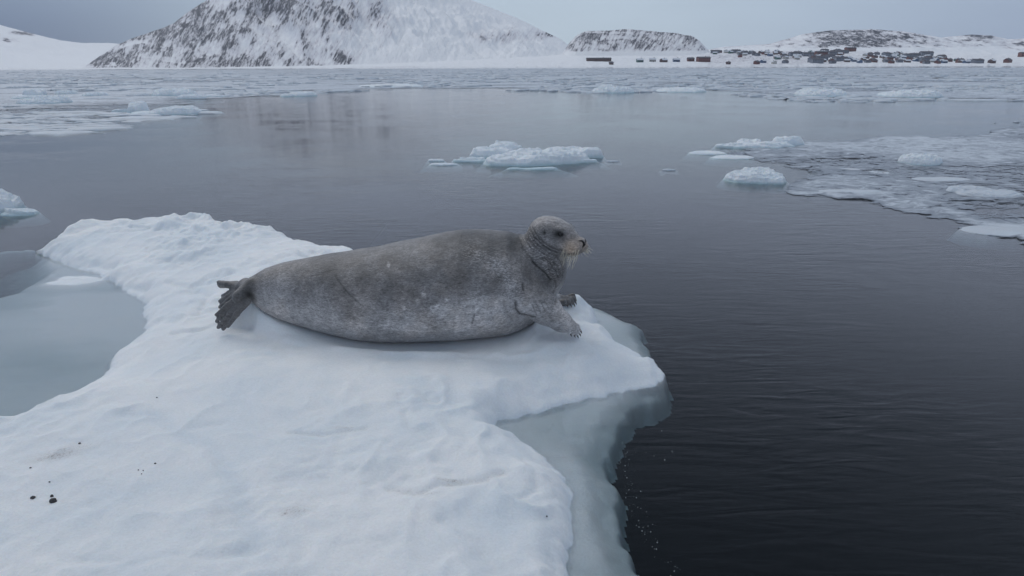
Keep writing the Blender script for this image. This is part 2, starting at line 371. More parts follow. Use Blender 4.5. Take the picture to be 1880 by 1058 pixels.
# ------------------------------------------------------------------ seal
def q(px, py, Y=YC): return yp(px, py, Y)
PR = []      # (type, data, blend)
def cone(a, b, ra, rb, k=0.03): PR.append(('c', np.array(a), np.array(b), ra, rb, k))
def ell(c, r, yaw=0.0, pitch=0.0, k=0.03):
    cy, sy, cp, sp = math.cos(yaw), math.sin(yaw), math.cos(pitch), math.sin(pitch)
    ax = np.array([cy * cp, sy * cp, sp]); ay = np.array([-sy, cy, 0]); az = np.cross(ax, ay)
    PR.append(('e', np.array(c), np.array(r), np.stack([ax, ay, az]), k))
HYAW = R(-30); HY = 4.12
HD = np.array([math.cos(HYAW), math.sin(HYAW), 0.0]); HS = np.array([-math.sin(HYAW), math.cos(HYAW), 0.0]); HU = np.array([0, 0, 1.0])
HC = q(1011, 428, HY)                                    # centre of the skull
def hp(a, s, u): return HC + HD * a + HS * s + HU * u    # forward, to the animal's left (away from the camera), up
# chest, neck
cone(q(930, 525), q(985, 478, 4.2), .245, .155, .08)
cone(q(985, 500, 4.2), q(1004, 450, 4.17), .170, .136, .07)
cone(q(968, 535, 4.2), q(992, 500, 4.2), .185, .155, .06)
ell(hp(.005, 0, .002), (.122, .097, .103), HYAW, R(-8), .05)
ell(hp(-.035, 0, -.025), (.11, .105, .10), HYAW, R(-25), .05)
ell(hp(.085, 0, -.015), (.095, .076, .076), HYAW, R(-20), .05)
ell(hp(.145, 0, -.032), (.080, .046, .046), HYAW, R(-22), .03)          # bridge of the muzzle
for s in (-1, 1):
    ell(hp(.174, s * .042, -.064), (.056, .050, .048), HYAW, R(-12), .016)      # whisker pads
    ell(hp(.098, s * .056, .040), (.034, .022, .016), HYAW, R(-10), .02)       # brow
    ell(hp(.110, s * .062, -.045), (.045, .028, .035), HYAW, R(-30), .03)      # cheek
ell(hp(.125, 0, -.100), (.070, .046, .026), HYAW, R(-4), .03)            # chin
ell(hp(.206, 0, -.030), (.026, .032, .026), HYAW, R(-25), .012)          # nose
# near fore flipper
g1 = gp(1050, 613, 0.175)
cone(q(962, 540, 3.98), q(1000, 566, 3.93), .118, .096, .05)
cone(q(1000, 566, 3.93), q(1030, 590, 3.90), .094, .064, .03)
cone(q(1030, 590, 3.90), q(1046, 600, 3.88), .060, .046, .02)
near_tips = []
for i, (a, b) in enumerate([(1045, 613), (1052, 615), (1058, 616), (1062, 613), (1064, 608)]):
    Yt = 3.82 + i * .036; base = q(1036 + i * 2.2, 601 - i * 1.0, 3.85 + i * .024); mid = q(a - 5, b - 9 - (1 if i in (1, 2) else 0), Yt); tip = q(a, b - 2, Yt)
    cone(base, mid, .021, .0165, .008); cone(mid, tip, .0165, .0125, .006); near_tips.append((mid, tip))
# far fore flipper
cone(q(990, 545, 4.42), q(1020, 552, 4.50), .09, .05, .04)
cone(q(1020, 552, 4.50), q(1040, 552, 4.50), .045, .036, .02)
far_tips = []
for i, (a, b) in enumerate([(1040, 561), (1047, 561), (1053, 560), (1056, 556), (1056, 550)]):
    Yt = 4.43 + i * .035; base = q(1030, 555 - i * 1.0, 4.45 + i * .025); mid = q(a - 4, b - 8, Yt); tip = q(a - 1, b - 3, Yt)
    cone(base, mid, .021, .016, .008); cone(mid, tip, .016, .012, .006); far_tips.append((mid, tip))
# tail and hind flippers
cone(q(485, 533), q(455, 530, 4.2), .085, .052, .05)
cone(q(478, 550, 4.2), q(474, 566, 4.2), .03, .014, .02)                 # short tail
cone(q(462, 525, 4.15), q(438, 545, 4.08), .05, .040, .03)
hind = []; WEB = []
for i, (a, b) in enumerate([(395, 580), (396, 592), (399, 603), (408, 606), (417, 601)]):
    Yt = 4.10 - i * .012
    base = q(445 + i * 2.5, 540 + i * 3.4, 4.10 - i * .010); mid = (base + q(a, b, Yt)) / 2 + np.array([0, (-.012 if i in (0, 2, 4) else .006), 0.004]); tip = q(a + 2, b - 2, Yt)
    cone(base, mid, .021, .0155, .016); cone(mid, tip, .0155, .010, .012); hind.append((mid, tip)); WEB.append((base, mid, tip))
cone(q(452, 522, 4.26), q(434, 530, 4.34), .042, .032, .03)
for i, (a, b) in enumerate([(388, 527), (390, 522), (400, 519), (407, 543), (402, 553), (402, 564)]):
    Yt = 4.44 - i * .03
    base = q(434, (523, 525, 527, 532, 536, 540)[i], 4.36 - i * .02); mid = (base + q(a, b, Yt)) / 2 + np.array([0, 0, .008 - .003 * i]); tip = q(a + 2, b, Yt)
    rr_ = 1.35 if i < 3 else 1.0; cone(base, mid, .020 * rr_, .0160 * rr_, .012); cone(mid, tip, .0160 * rr_, .011 * rr_, .010); hind.append((mid, tip)); WEB.append((base, mid, tip))

def web(digs, t0=.15, t1=1.0, n=8, r=.0075):
    for (b0, m0, e0), (b1, m1, e1) in zip(digs[:-1], digs[1:]):
        for t in np.linspace(t0, t1, n):
            f0 = b0 + (m0 - b0) * 2 * t if t < .5 else m0 + (e0 - m0) * (2 * t - 1)
            f1 = b1 + (m1 - b1) * 2 * t if t < .5 else m1 + (e1 - m1) * (2 * t - 1)
            mm = (f0 + f1) / 2 - (e0 + e1 - b0 - b1) / 2 * .05 * t
            cone(f0, mm, r, r * .8, .007); cone(mm, f1, r * .8, r, .007)
web(WEB[:5]); web(WEB[5:8]); web(WEB[8:])
def smin(a, b, k):
    h = np.clip(0.5 + 0.5 * (b - a) / k, 0, 1)
    return b * (1 - h) + a * h - k * h * (1 - h)
def seal_sdf(P, cull=True):
    X, Y, Z = P[:, 0], P[:, 1], P[:, 2]
    zc, b, a = body_sec(X)
    dy = (Y - YC) / a; dz = (Z - zc) / b
    # fat settles: fuller low down, rounder on the back
    n_ = np.where(dz < 0, 2.35, 2.0)
    rr = (np.abs(dy) ** n_ + np.abs(dz) ** n_) ** (1 / n_)
    d = (rr - 1) * np.minimum(a, b) * 0.92
    ov = np.maximum(secs[0, 0] - X, X - secs[-1, 0])
    d = np.where(ov > 0, np.sqrt(np.maximum(d, 0) ** 2 + ov ** 2), d)
    d = np.where((ov > 0) & (d < 0), ov, d)
    for p in PR:
        if p[0] == 'c':
            _, A, B, ra, rb, k = p; lo = np.minimum(A, B) - max(ra, rb) - .12; hi = np.maximum(A, B) + max(ra, rb) + .12
        else:
            _, C, r, Ax, k = p; lo = C - max(r) - .12; hi = C + max(r) + .12
        idx = np.nonzero((X > lo[0]) & (X < hi[0]) & (Y > lo[1]) & (Y < hi[1]) & (Z > lo[2]) & (Z < hi[2]))[0]
        if len(idx) == 0: continue
        Q = P[idx]
        if p[0] == 'c':
            e = B - A; t = np.clip(((Q - A) @ e) / (e @ e), 0, 1)
            dd = np.linalg.norm(Q - A - t[:, None] * e, axis=1) - (ra + (rb - ra) * t)
        else:
            L = (Q - C) @ Ax.T; k0 = np.linalg.norm(L / r, axis=1); k1 = np.linalg.norm(L / (r * r), axis=1)
            dd = k0 * (k0 - 1) / np.maximum(k1, 1e-6)
        d[idx] = smin(d[idx], dd, k)
    return d
def surface_nets(lo, hi, h, fn):
    n = np.ceil((hi - lo) / h).astype(int) + 1
    ax = [lo[i] + h * np.arange(n[i]) for i in range(3)]
    G = np.stack(np.meshgrid(*ax, indexing='ij'), -1).reshape(-1, 3)
    S = np.empty(len(G))
    for s in range(0, len(G), 400000): S[s:s + 400000] = fn(G[s:s + 400000])
    S = S.reshape(n)
    ins = S < 0
    cnt = np.zeros(n - 1, int); acc = np.zeros((*(n - 1), 3)); ne = np.zeros(n - 1)
    c = [(i, j, k) for i in (0, 1) for j in (0, 1) for k in (0, 1)]
    def sub(Aa, o): return Aa[o[0]:Aa.shape[0] - 1 + o[0], o[1]:Aa.shape[1] - 1 + o[1], o[2]:Aa.shape[2] - 1 + o[2]]
    for a_ in c:
        for ax_ in range(3):
            if a_[ax_]: continue
            b_ = list(a_); b_[ax_] = 1
            s0, s1 = sub(S, a_), sub(S, b_); cr = (s0 < 0) != (s1 < 0)
            t = np.where(cr, s0 / np.where(cr, s0 - s1, 1), 0)
            pos = np.zeros((*cr.shape, 3)); pos[...] = a_; pos[..., ax_] += t
            acc += pos * cr[..., None]; ne += cr
    act = ne > 0
    idx = -np.ones(n - 1, int); idx[act] = np.arange(act.sum())
    cell = np.argwhere(act)
    Vv = lo + h * (cell + acc[act] / ne[act][:, None])
    faces = []
    for ax_ in range(3):
        o1, o2 = (ax_ + 1) % 3, (ax_ + 2) % 3
        sl0 = [slice(None)] * 3; sl1 = [slice(None)] * 3
        sl0[ax_] = slice(0, -1); sl1[ax_] = slice(1, None)
        cr = ins[tuple(sl0)] != ins[tuple(sl1)]
        E = np.argwhere(cr); E = E[(E[:, o1] > 0) & (E[:, o2] > 0) & (E[:, o1] < n[o1] - 1) & (E[:, o2] < n[o2] - 1)]
        flip = ~ins[tuple(E.T)]
        def ci(d1, d2):
            Ee = E.copy(); Ee[:, o1] += d1; Ee[:, o2] += d2; return idx[tuple(Ee.T)]
        qd = np.stack([ci(-1, -1), ci(0, -1), ci(0, 0), ci(-1, 0)], 1)
        qd[flip] = qd[flip][:, ::-1]
        faces.append(qd)
    return Vv, np.concatenate(faces)
allp = np.array([p[1] for p in PR])
lo = np.array([q(384, 500)[0] - .03, YC - .50, 0.02]); hi = np.array([q(1085, 500)[0] + .05, YC + .50, .98])
SV, SF = surface_nets(lo, hi, 0.0075, seal_sdf)
def grad(P, e=0.002):
    g = np.zeros_like(P)
    for i in range(3):
        dlt = np.zeros(3); dlt[i] = e
        g[:, i] = (seal_sdf(P + dlt) - seal_sdf(P - dlt)) / (2 * e)
    return g
for _ in range(2):
    g = grad(SV); gl2 = np.maximum((g * g).sum(1), .2)
    SV = SV - np.clip(seal_sdf(SV) / gl2, -.01, .01)[:, None] * g
g = grad(SV); SN = g / np.linalg.norm(g, axis=1)[:, None]
# markings, in the animal's own side coordinates (metres along and up the body)
X, Y, Z = SV.T
def side(px, py):
    p = q(px, py, 4.0); return p[0] / 4.0, (p[2] - CH) / 4.0
# side coordinates of every vertex as seen square from the flank
U = X; W = Z
def pt(px, py, Y=3.9):
    p = q(px, py, Y); return p[0], p[2]
dis = np.zeros(len(SV)); dark = np.zeros(len(SV)); light = np.zeros(len(SV))
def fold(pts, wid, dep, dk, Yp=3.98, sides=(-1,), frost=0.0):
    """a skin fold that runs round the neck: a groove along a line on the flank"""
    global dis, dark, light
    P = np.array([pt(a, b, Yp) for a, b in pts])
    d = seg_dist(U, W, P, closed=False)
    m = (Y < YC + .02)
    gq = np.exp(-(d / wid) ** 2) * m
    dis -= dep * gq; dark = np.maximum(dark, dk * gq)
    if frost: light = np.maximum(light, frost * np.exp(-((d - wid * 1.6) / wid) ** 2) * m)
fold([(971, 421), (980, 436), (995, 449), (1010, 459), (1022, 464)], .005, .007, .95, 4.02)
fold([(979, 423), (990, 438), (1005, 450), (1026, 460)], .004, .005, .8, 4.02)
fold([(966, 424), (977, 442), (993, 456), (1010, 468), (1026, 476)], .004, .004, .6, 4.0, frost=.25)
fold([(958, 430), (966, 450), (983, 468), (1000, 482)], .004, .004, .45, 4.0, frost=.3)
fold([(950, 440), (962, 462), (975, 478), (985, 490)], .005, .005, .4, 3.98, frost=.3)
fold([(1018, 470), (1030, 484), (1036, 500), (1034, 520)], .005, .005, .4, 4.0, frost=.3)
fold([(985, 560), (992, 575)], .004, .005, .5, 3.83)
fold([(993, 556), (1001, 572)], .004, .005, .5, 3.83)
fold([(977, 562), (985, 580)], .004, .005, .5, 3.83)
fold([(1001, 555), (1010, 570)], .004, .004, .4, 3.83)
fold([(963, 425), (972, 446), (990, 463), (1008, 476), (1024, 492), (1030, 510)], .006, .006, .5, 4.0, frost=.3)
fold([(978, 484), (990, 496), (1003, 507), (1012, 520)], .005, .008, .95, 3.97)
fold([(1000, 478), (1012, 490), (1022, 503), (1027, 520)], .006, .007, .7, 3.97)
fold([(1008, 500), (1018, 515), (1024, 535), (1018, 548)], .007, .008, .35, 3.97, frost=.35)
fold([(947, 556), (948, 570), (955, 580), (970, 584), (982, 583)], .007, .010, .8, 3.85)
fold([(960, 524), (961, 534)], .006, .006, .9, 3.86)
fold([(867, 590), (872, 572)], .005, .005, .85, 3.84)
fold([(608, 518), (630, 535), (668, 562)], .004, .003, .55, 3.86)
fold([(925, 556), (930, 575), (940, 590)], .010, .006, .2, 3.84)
# soft rolls and dents of blubber
dis += .010 * fbm(X * 3.0, Z * 2.5, Y * 2, o=2, s=61) * sstep(-1.35, -1.1, X)
dis += .0022 * fbm(X * 12, Z * 12, Y * 12, o=2, s=62)
zc, b, a = body_sec(X)
rel = (Z - zc) / b
head = sstep(.115, .06, np.linalg.norm((SV - hp(.04, 0, -.03)) / np.array([1.3, 1.2, 1.05]), axis=1) - .03)
patch = fbm(X * 3.2, Z * 3.6, Y * 2, o=4, s=71); patch2 = fbm(X * 9, Z * 9, Y * 8, o=4, s=72)
tone = 0.285 + 0.0 * X
back = sstep(-.25, .75, rel + .5 * patch)
tone = tone * (1 - .60 * back)
tone = tone + .05 * patch2 + .06 * patch
def blob(px, py, rx, rz, amt, Yp=3.85, pw=1):
    global tone
    P = pt(px, py, Yp); tone = tone + amt * np.exp(-((((U - P[0]) / rx) ** 2 + ((W - P[1]) / rz) ** 2)) ** pw)
blob(500, 545, .10, .11, .10); blob(565, 500, .10, .06, -.06); blob(585, 580, .07, .04, -.07); blob(635, 578, .06, .035, -.08)
blob(885, 575, .24, .09, .15, 3.8, 1.5); blob(850, 530, .12, .07, -.05); blob(770, 540, .2, .06, -.04); blob(760, 600, .4, .035, .09); blob(905, 495, .13, .06, .08); blob(930, 525, .05, .03, .12); blob(950, 500, .05, .05, .05)
blob(720, 500, .2, .05, -.03); blob(945, 462, .05, .04, -.08); blob(965, 568, .05, .05, .06); blob(820, 440, .3, .04, -.04, 4.0); blob(560, 590, .15, .03, .05)
# pale scars
for a_, b_, r_ in ((768, 552, .008), (778, 541, .008), (797, 563, .014), (808, 560, .012), (850, 558, .013), (742, 565, .007), (820, 548, .007), (705, 500, .006)):
    P = pt(a_, b_, 3.82); dd = np.sqrt((U - P[0]) ** 2 + (W - P[1]) ** 2) + .005 * patch2
    tone = tone + np.where(Y < YC, .17 * np.exp(-((dd - r_) / .006) ** 2), 0)
# frosty hairs over the shoulder and neck
fr_ = np.exp(-(seg_dist(U, W, np.array([pt(*c, 3.98) for c in [(968, 428), (985, 455), (1005, 480), (1022, 500)]]), closed=False) / .055) ** 2) * (Y < YC + .1)
fr2 = np.exp(-(seg_dist(U, W, np.array([pt(*c, 3.9) for c in [(860, 470), (905, 480), (930, 505), (945, 530)]]), closed=False) / .045) ** 2) * (Y < YC)
frost = np.clip(np.maximum(fr_ * .9, fr2 * .7), 0, 1)
# limbs
Pn = q(445, 545, 4.1)
hindm = sstep(pt(470, 530, 4.1)[0], pt(450, 530, 4.1)[0], X)
tone = tone * (1 - hindm) + (.095 + .05 * patch2) * hindm
hdark = np.exp(-(((X - q(458, 535, 4.1)[0]) / .035) ** 2 + ((Z - q(458, 540, 4.1)[2]) / .05) ** 2)); tone = tone * (1 - .7 * hdark)
farf = sstep(pt(1022, 550, 4.5)[0], pt(1032, 550, 4.5)[0], X) * (Y > 4.36) * (Z < .45); tone = tone * (1 - farf) + .10 * farf
# head colours, with the light on the crown painted into the tone
H = SV - HC; ha, hs, hu = H @ HD, H @ HS, H @ HU
hm = sstep(-.13, -.06, ha - .35 * hu * 0) * sstep(-.17, -.11, hu)
tone = tone * (1 - hm) + hm * (.17 + .12 * sstep(.02, .10, hu) + .03 * patch2)
warm = hm * np.exp(-(((ha - .18) / .06) ** 2 + ((hu + .06) / .05) ** 2))
tone = tone + .10 * warm
def hblob(a_, u_, r_, amt, s_=0):
    global tone
    for s in (-1, 1):
        dd = ((ha - a_) ** 2 + (hu - u_) ** 2) / r_ ** 2; tone = tone * (1 - amt * np.exp(-dd) * (hs * s > 0.01))
hblob(.090, .020, .034, .88); hblob(.125, -.02, .018, .45); hblob(.01, .022, .012, .92); hblob(.03, -.03, .03, -.25); hblob(.12, .012, .02, .3); hblob(.08, .052, .018, -.35); hblob(.115, -.075, .010, .6)
chest = sstep(.02, .10, X - pt(1000, 520, 4.1)[0]) * (Z < HC[2] - .14) * sstep(YC + .3, YC, Y); tone = tone + .05 * chest
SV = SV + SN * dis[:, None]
# eye sockets and ear holes pressed in
for s in (-1, 1):
    for (a_, u_, r_, dpt) in ((.093, .020, .019, .008), (.01, .022, .009, .008)):
        dd = ((ha - a_) ** 2 + (hu - u_) ** 2) / r_ ** 2; mk = (hs * s > .02)
        SV = SV - SN * (dpt * np.exp(-dd) * mk)[:, None]
    # mouth corner line under the whisker pad
    dd = np.abs(hu + .102 - .25 * (ha - .14)) ; mk = (ha > .09) & (ha < .21) & (hs * s > 0)
    tone = tone * (1 - .6 * np.exp(-(dd / .006) ** 2) * mk)
# cleft below the nose
dd = np.abs(hs); mk = (ha > .17) & (hu < -.04); SV = SV - SN * (.010 * np.exp(-(dd / .007) ** 2) * mk)[:, None]; tone = tone * (1 - .5 * np.exp(-(dd / .006) ** 2) * mk)
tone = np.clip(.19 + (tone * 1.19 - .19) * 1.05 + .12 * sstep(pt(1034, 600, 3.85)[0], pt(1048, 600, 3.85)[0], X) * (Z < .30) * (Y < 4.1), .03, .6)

m_seal, nt, o = mat('seal_fur')
tcs = nt.nodes.new('ShaderNodeTexCoord').outputs['Object']
tn = attr(nt, 'tone'); dk = attr(nt, 'dark'); fs = attr(nt, 'frost'); wm = attr(nt, 'warm')
f1 = noise(nt, 1.0, 5, 0.7, tcs, 0.4, (60, 110, 190)); f2 = noise(nt, 1.0, 3, 0.6, tcs, 0.5, (26, 26, 40)); f3 = noise(nt, 8, 5, 0.65, tcs, 0.2)
f4 = noise(nt, 1.0, 2, 0.8, tcs, 0.2, (190, 190, 260))
v = mathn(nt, 'MULTIPLY', tn, maprange(nt, f1, 0.3, 0.7, 0.45, 1.6, False))
v = mathn(nt, 'MULTIPLY', v, maprange(nt, f2, 0.3, 0.7, 0.80, 1.20, False))
v = mathn(nt, 'MULTIPLY', v, maprange(nt, f3, 0.3, 0.7, 0.68, 1.32, False))
v = mathn(nt, 'MULTIPLY', v, maprange(nt, f4, 0.3, 0.7, 0.75, 1.25, False))
f5 = noise(nt, 1.0, 4, 0.7, tcs, 0.6, (11, 60, 70)); f6 = noise(nt, 1.0, 3, 0.6, tcs, 0.4, (22, 40, 50))
v = mathn(nt, 'MULTIPLY', v, maprange(nt, f5, 0.3, 0.7, 0.78, 1.22, False))
v = mathn(nt, 'MULTIPLY', v, maprange(nt, f6, 0.56, 0.68, 1.0, 0.72))
v = mathn(nt, 'ADD', v, mathn(nt, 'MULTIPLY', fs, maprange(nt, f1, 0.50, 0.62, -0.03, 0.26)))
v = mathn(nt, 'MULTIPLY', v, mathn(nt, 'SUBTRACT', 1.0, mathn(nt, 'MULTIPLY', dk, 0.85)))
cc = nt.nodes.new('ShaderNodeCombineColor')
nt.links.new(mathn(nt, 'MULTIPLY', v, 1.0), cc.inputs[0]); nt.links.new(mathn(nt, 'MULTIPLY', v, 0.97), cc.inputs[1]); nt.links.new(mathn(nt, 'MULTIPLY', v, 0.97), cc.inputs[2])
brown = maprange(nt, noise(nt, 5, 4, 0.6, tcs), 0.42, 0.62, 0.0, 0.55)
c = mixc(nt, brown, cc.outputs[0], (1, 1, 1))
mul = N(nt, 'ShaderNodeMix', data_type='RGBA', blend_type='MULTIPLY'); mul.inputs[0].default_value = 1.0
nt.links.new(cc.outputs[0], mul.inputs[6]); nt.links.new(mixc(nt, brown, (1.0, 0.995, 1.0), (1.07, 0.99, 0.92)), mul.inputs[7])
mul2 = N(nt, 'ShaderNodeMix', data_type='RGBA', blend_type='MULTIPLY'); nt.links.new(wm, mul2.inputs[0])
nt.links.new(mul.outputs[2], mul2.inputs[6]); mul2.inputs[7].default_value = (1.32, 1.04, .78, 1)
bn = bump(nt, f2, 0.5, 0.008); bn = bump(nt, f5, 0.4, 0.006, bn); bn = bump(nt, f1, 0.75, 0.006, bn)
p = pbsdf(nt, o, Base_Color=mul2.outputs[2], Roughness=0.5, Normal=bn); p.inputs['Specular IOR Level'].default_value = 0.5
p.inputs['Sheen Weight'].default_value = 0.15; p.inputs['Sheen Roughness'].default_value = 0.5
root = bpy.data.objects.new('seal', None); COL.objects.link(root)
rloc = np.array([q(760, 600)[0], YC, 0.15]); root.location = rloc
tag(root, 'bulky grey bearded seal with pale whiskers lying on the snow and looking right', 'seal')
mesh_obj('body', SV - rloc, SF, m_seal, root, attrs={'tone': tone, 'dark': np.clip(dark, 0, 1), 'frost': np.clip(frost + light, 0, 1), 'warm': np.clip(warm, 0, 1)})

m_eye, nt, o = mat('wet_eye'); pbsdf(nt, o, Base_Color=(.006, .005, .005), Roughness=.06)
m_nos, nt, o = mat('nostril_skin'); pbsdf(nt, o, Base_Color=(.012, .010, .010), Roughness=.45)
m_claw, nt, o = mat('claw_horn'); nn = noise(nt, 90, 2); pbsdf(nt, o, Base_Color=mixc(nt, nn, (.018, .014, .012), (.06, .045, .035)), Roughness=.4)
m_whisk, nt, o = mat('whisker_hair'); pbsdf(nt, o, Base_Color=(.70, .63, .50), Roughness=.45)
m_lid, nt, o = mat('eyelid_skin'); pbsdf(nt, o, Base_Color=(.05, .045, .045), Roughness=.5)
def sphere(c, r, nu=20, nv=12, ax=None):
    vs = []; fs = []
    for j in range(nv + 1):
        th = math.pi * j / nv
        for i in range(nu):
            ph = 2 * math.pi * i / nu; vs.append((math.sin(th) * math.cos(ph), math.sin(th) * math.sin(ph), math.cos(th)))
    vs = np.array(vs) * r
    if ax is not None: vs = vs @ ax
    for j in range(nv):
        for i in range(nu): fs.append((j * nu + i, j * nu + (i + 1) % nu, (j + 1) * nu + (i + 1) % nu, (j + 1) * nu + i))
    return vs + c, fs
def tube(pts, rad, n=6, cap=True):
    pts = [np.array(p, float) for p in pts]; vs = []; fs = []
    ref = np.array([.3, .2, .93])
    for i, p in enumerate(pts):
        t = pts[min(i + 1, len(pts) - 1)] - pts[max(i - 1, 0)]; t = t / (np.linalg.norm(t) + 1e-9)
        a1 = np.cross(t, ref); a1 /= np.linalg.norm(a1) + 1e-9; a2 = np.cross(t, a1)
        for k in range(n):
            an = 2 * math.pi * k / n; vs.append(p + rad[i] * (math.cos(an) * a1 + math.sin(an) * a2))
    for i in range(len(pts) - 1):
        for k in range(n): fs.append((i * n + k, i * n + (k + 1) % n, (i + 1) * n + (k + 1) % n, (i + 1) * n + k))
    if cap: fs.append(tuple(range(n))[::-1]); fs.append(tuple((len(pts) - 1) * n + k for k in range(n)))
    return np.array(vs), fs
def surf_from(p0, d):                # march from inside along d to the skin
    d = np.array(d, float); d /= np.linalg.norm(d); t = 0
    for _ in range(60):
        s = seal_sdf((p0 + d * t)[None])[0]
        if abs(s) < 5e-4 and t > 0: break
        t += -s * .8 if t > 0 or s < 0 else .001
    return p0 + d * t
HAX = np.stack([HD, HS, HU])
for s in (-1, 1):
    p = surf_from(hp(.093, 0, .020), HS * s + HD * .12)
    vs, fs = sphere(p - HS * s * .0078, (.0165, .013, .015), ax=HAX); e = mesh_obj('eye', vs - rloc, fs, m_eye, root)
    rim = [p - HS * s * .003 + HD * (.0195 * math.cos(t)) + HU * (.016 * math.sin(t)) for t in np.linspace(0, math.pi * 2, 21)]
    vs, fs = tube(rim, [.0028] * 21, 6); mesh_obj('eyelid', vs - rloc, fs, m_lid, e)
    # comma-shaped nostril
    c0 = hp(.183, s * .014, -.042); pts = [hp(.205, s * .030, -.018), hp(.220, s * .022, -.018), hp(.230, s * .013, -.030), hp(.230, s * .010, -.046), hp(.226, s * .009, -.062)]
    pts = [surf_from(hp(.16, 0, -.04), pp - hp(.16, 0, -.04)) for pp in pts]
    vs, fs = tube(pts, [.003, .006, .007, .006, .003], 8); mesh_obj('nostril', vs - rloc, fs, m_nos, root)
for (mid, tip) in near_tips + far_tips:
    d = tip - mid; d /= np.linalg.norm(d); d2 = d + np.array([.25, 0, -.35]); d2 /= np.linalg.norm(d2)
    vs, fs = tube([tip + d * .002 + np.array([0, 0, .004]), tip + d2 * .017 + np.array([0, 0, .003]), tip + d2 * .028 + np.array([0, 0, -.003])], [.0062, .0048, .0012], 8); mesh_obj('claw', vs - rloc, fs, m_claw, root)
rw = random.Random(3)
for s, n in ((-1, 34), (1, 44)):
    for i in range(n):
        a_ = rw.uniform(.135, .22); u_ = rw.uniform(-.100, -.060)
        pr = surf_from(hp(.16, 0, -.065), HS * s * rw.uniform(.6, 1) + HD * (a_ - .16) * 12 + HU * (u_ + .065) * 16)
        L = rw.uniform(.045, .10)
        d0 = HS * s * .7 + HD * rw.uniform(.0, .35) + HU * rw.uniform(-.55, -.1)
        if s < 0: d1 = HD * rw.uniform(-.75, .1) + HS * s * .15 + HU * -1.0
        else: d1 = HD * rw.uniform(-.1, .5) + HS * s * .45 + HU * rw.uniform(-1., -.3); L *= .75
        d0 /= np.linalg.norm(d0); d1 /= np.linalg.norm(d1); pts = [pr - d0 * .004]
        for k in range(1, 6):
            t = k / 5; dd = d0 * (1 - t) ** 1.6 + d1 * (1 - (1 - t) ** 1.6); dd /= np.linalg.norm(dd); pts.append(pts[-1] + dd * L / 5)
        vs, fs = tube(pts, [.0011, .0011, .0010, .0009, .0007, .0004], 4, False); mesh_obj('whisker', vs - rloc, fs, m_whisk, root)

# ------------------------------------------------------------------ dark pebbles and specks on the snow
m_peb, nt, o = mat('dark_pebble'); nn = noise(nt, 120, 3); pbsdf(nt, o, Base_Color=mixc(nt, nn, (.018, .016, .018), (.06, .055, .055)), Roughness=.6)
def lump_mesh(c, r, seed, name, m, nu=20, nv=12):
    vs, fs = sphere(np.zeros(3), (1, 1, 1), nu, nv)
    dn = fbm(vs[:, 0] * 1.3, vs[:, 1] * 1.3, vs[:, 2] * 1.3, o=3, s=seed)
    vs = vs * (1 + .35 * dn)[:, None] * np.array(r)
    o_ = mesh_obj(name, vs, fs, m); o_.location = c; return o_
for i, (a, b, rx, rz, lab) in enumerate([(98, 920, .0135, .010, 'largest round black pebble lying on the snow near the lower left'), (95, 911, .006, .007, 'small black pebble touching the back of the largest round pebble'),
        (60, 914, .009, .006, 'flat black pebble alone to the left of the largest pebble'), (146, 814, .005, .004, 'tiny black speck of grit at the far end of the brown snow stain'),
        (56, 859, .004, .003, 'tiny black speck of grit at the near end of the brown snow stain'), (91, 885, .0035, .003, 'tiny black speck between brown stain and largest pebble'),
        (285, 851, .0045, .0035, 'grey speck of grit topmost of the cluster right of the pebbles'), (254, 863, .003, .0025, 'left speck of the three tiny black specks in a triangle'),
        (263, 864, .0028, .0022, 'right speck of the three tiny black specks in a triangle'), (260, 870, .0026, .002, 'nearest speck of the three tiny black specks in a triangle'),
        (288, 730, .004, .0025, 'small grey grit speck on snow beside the pale pool'), (1004, 948, .0035, .003, 'single dark speck on the snow near the right edge of the floe'),
        (407, 498, .008, .005, 'small dark speck on the snow behind the hind flippers')]):
    P = gp(a, b, .15)
    for _ in range(4): P = gp(a, b, ground_z(P[0], P[1]) + rz * .4)
    o_ = lump_mesh(P, (rx, rx * .85, rz), 100 + i, 'pebble', m_peb); tag(o_, lab, 'pebble', 'dark pebbles and grit on the snow')

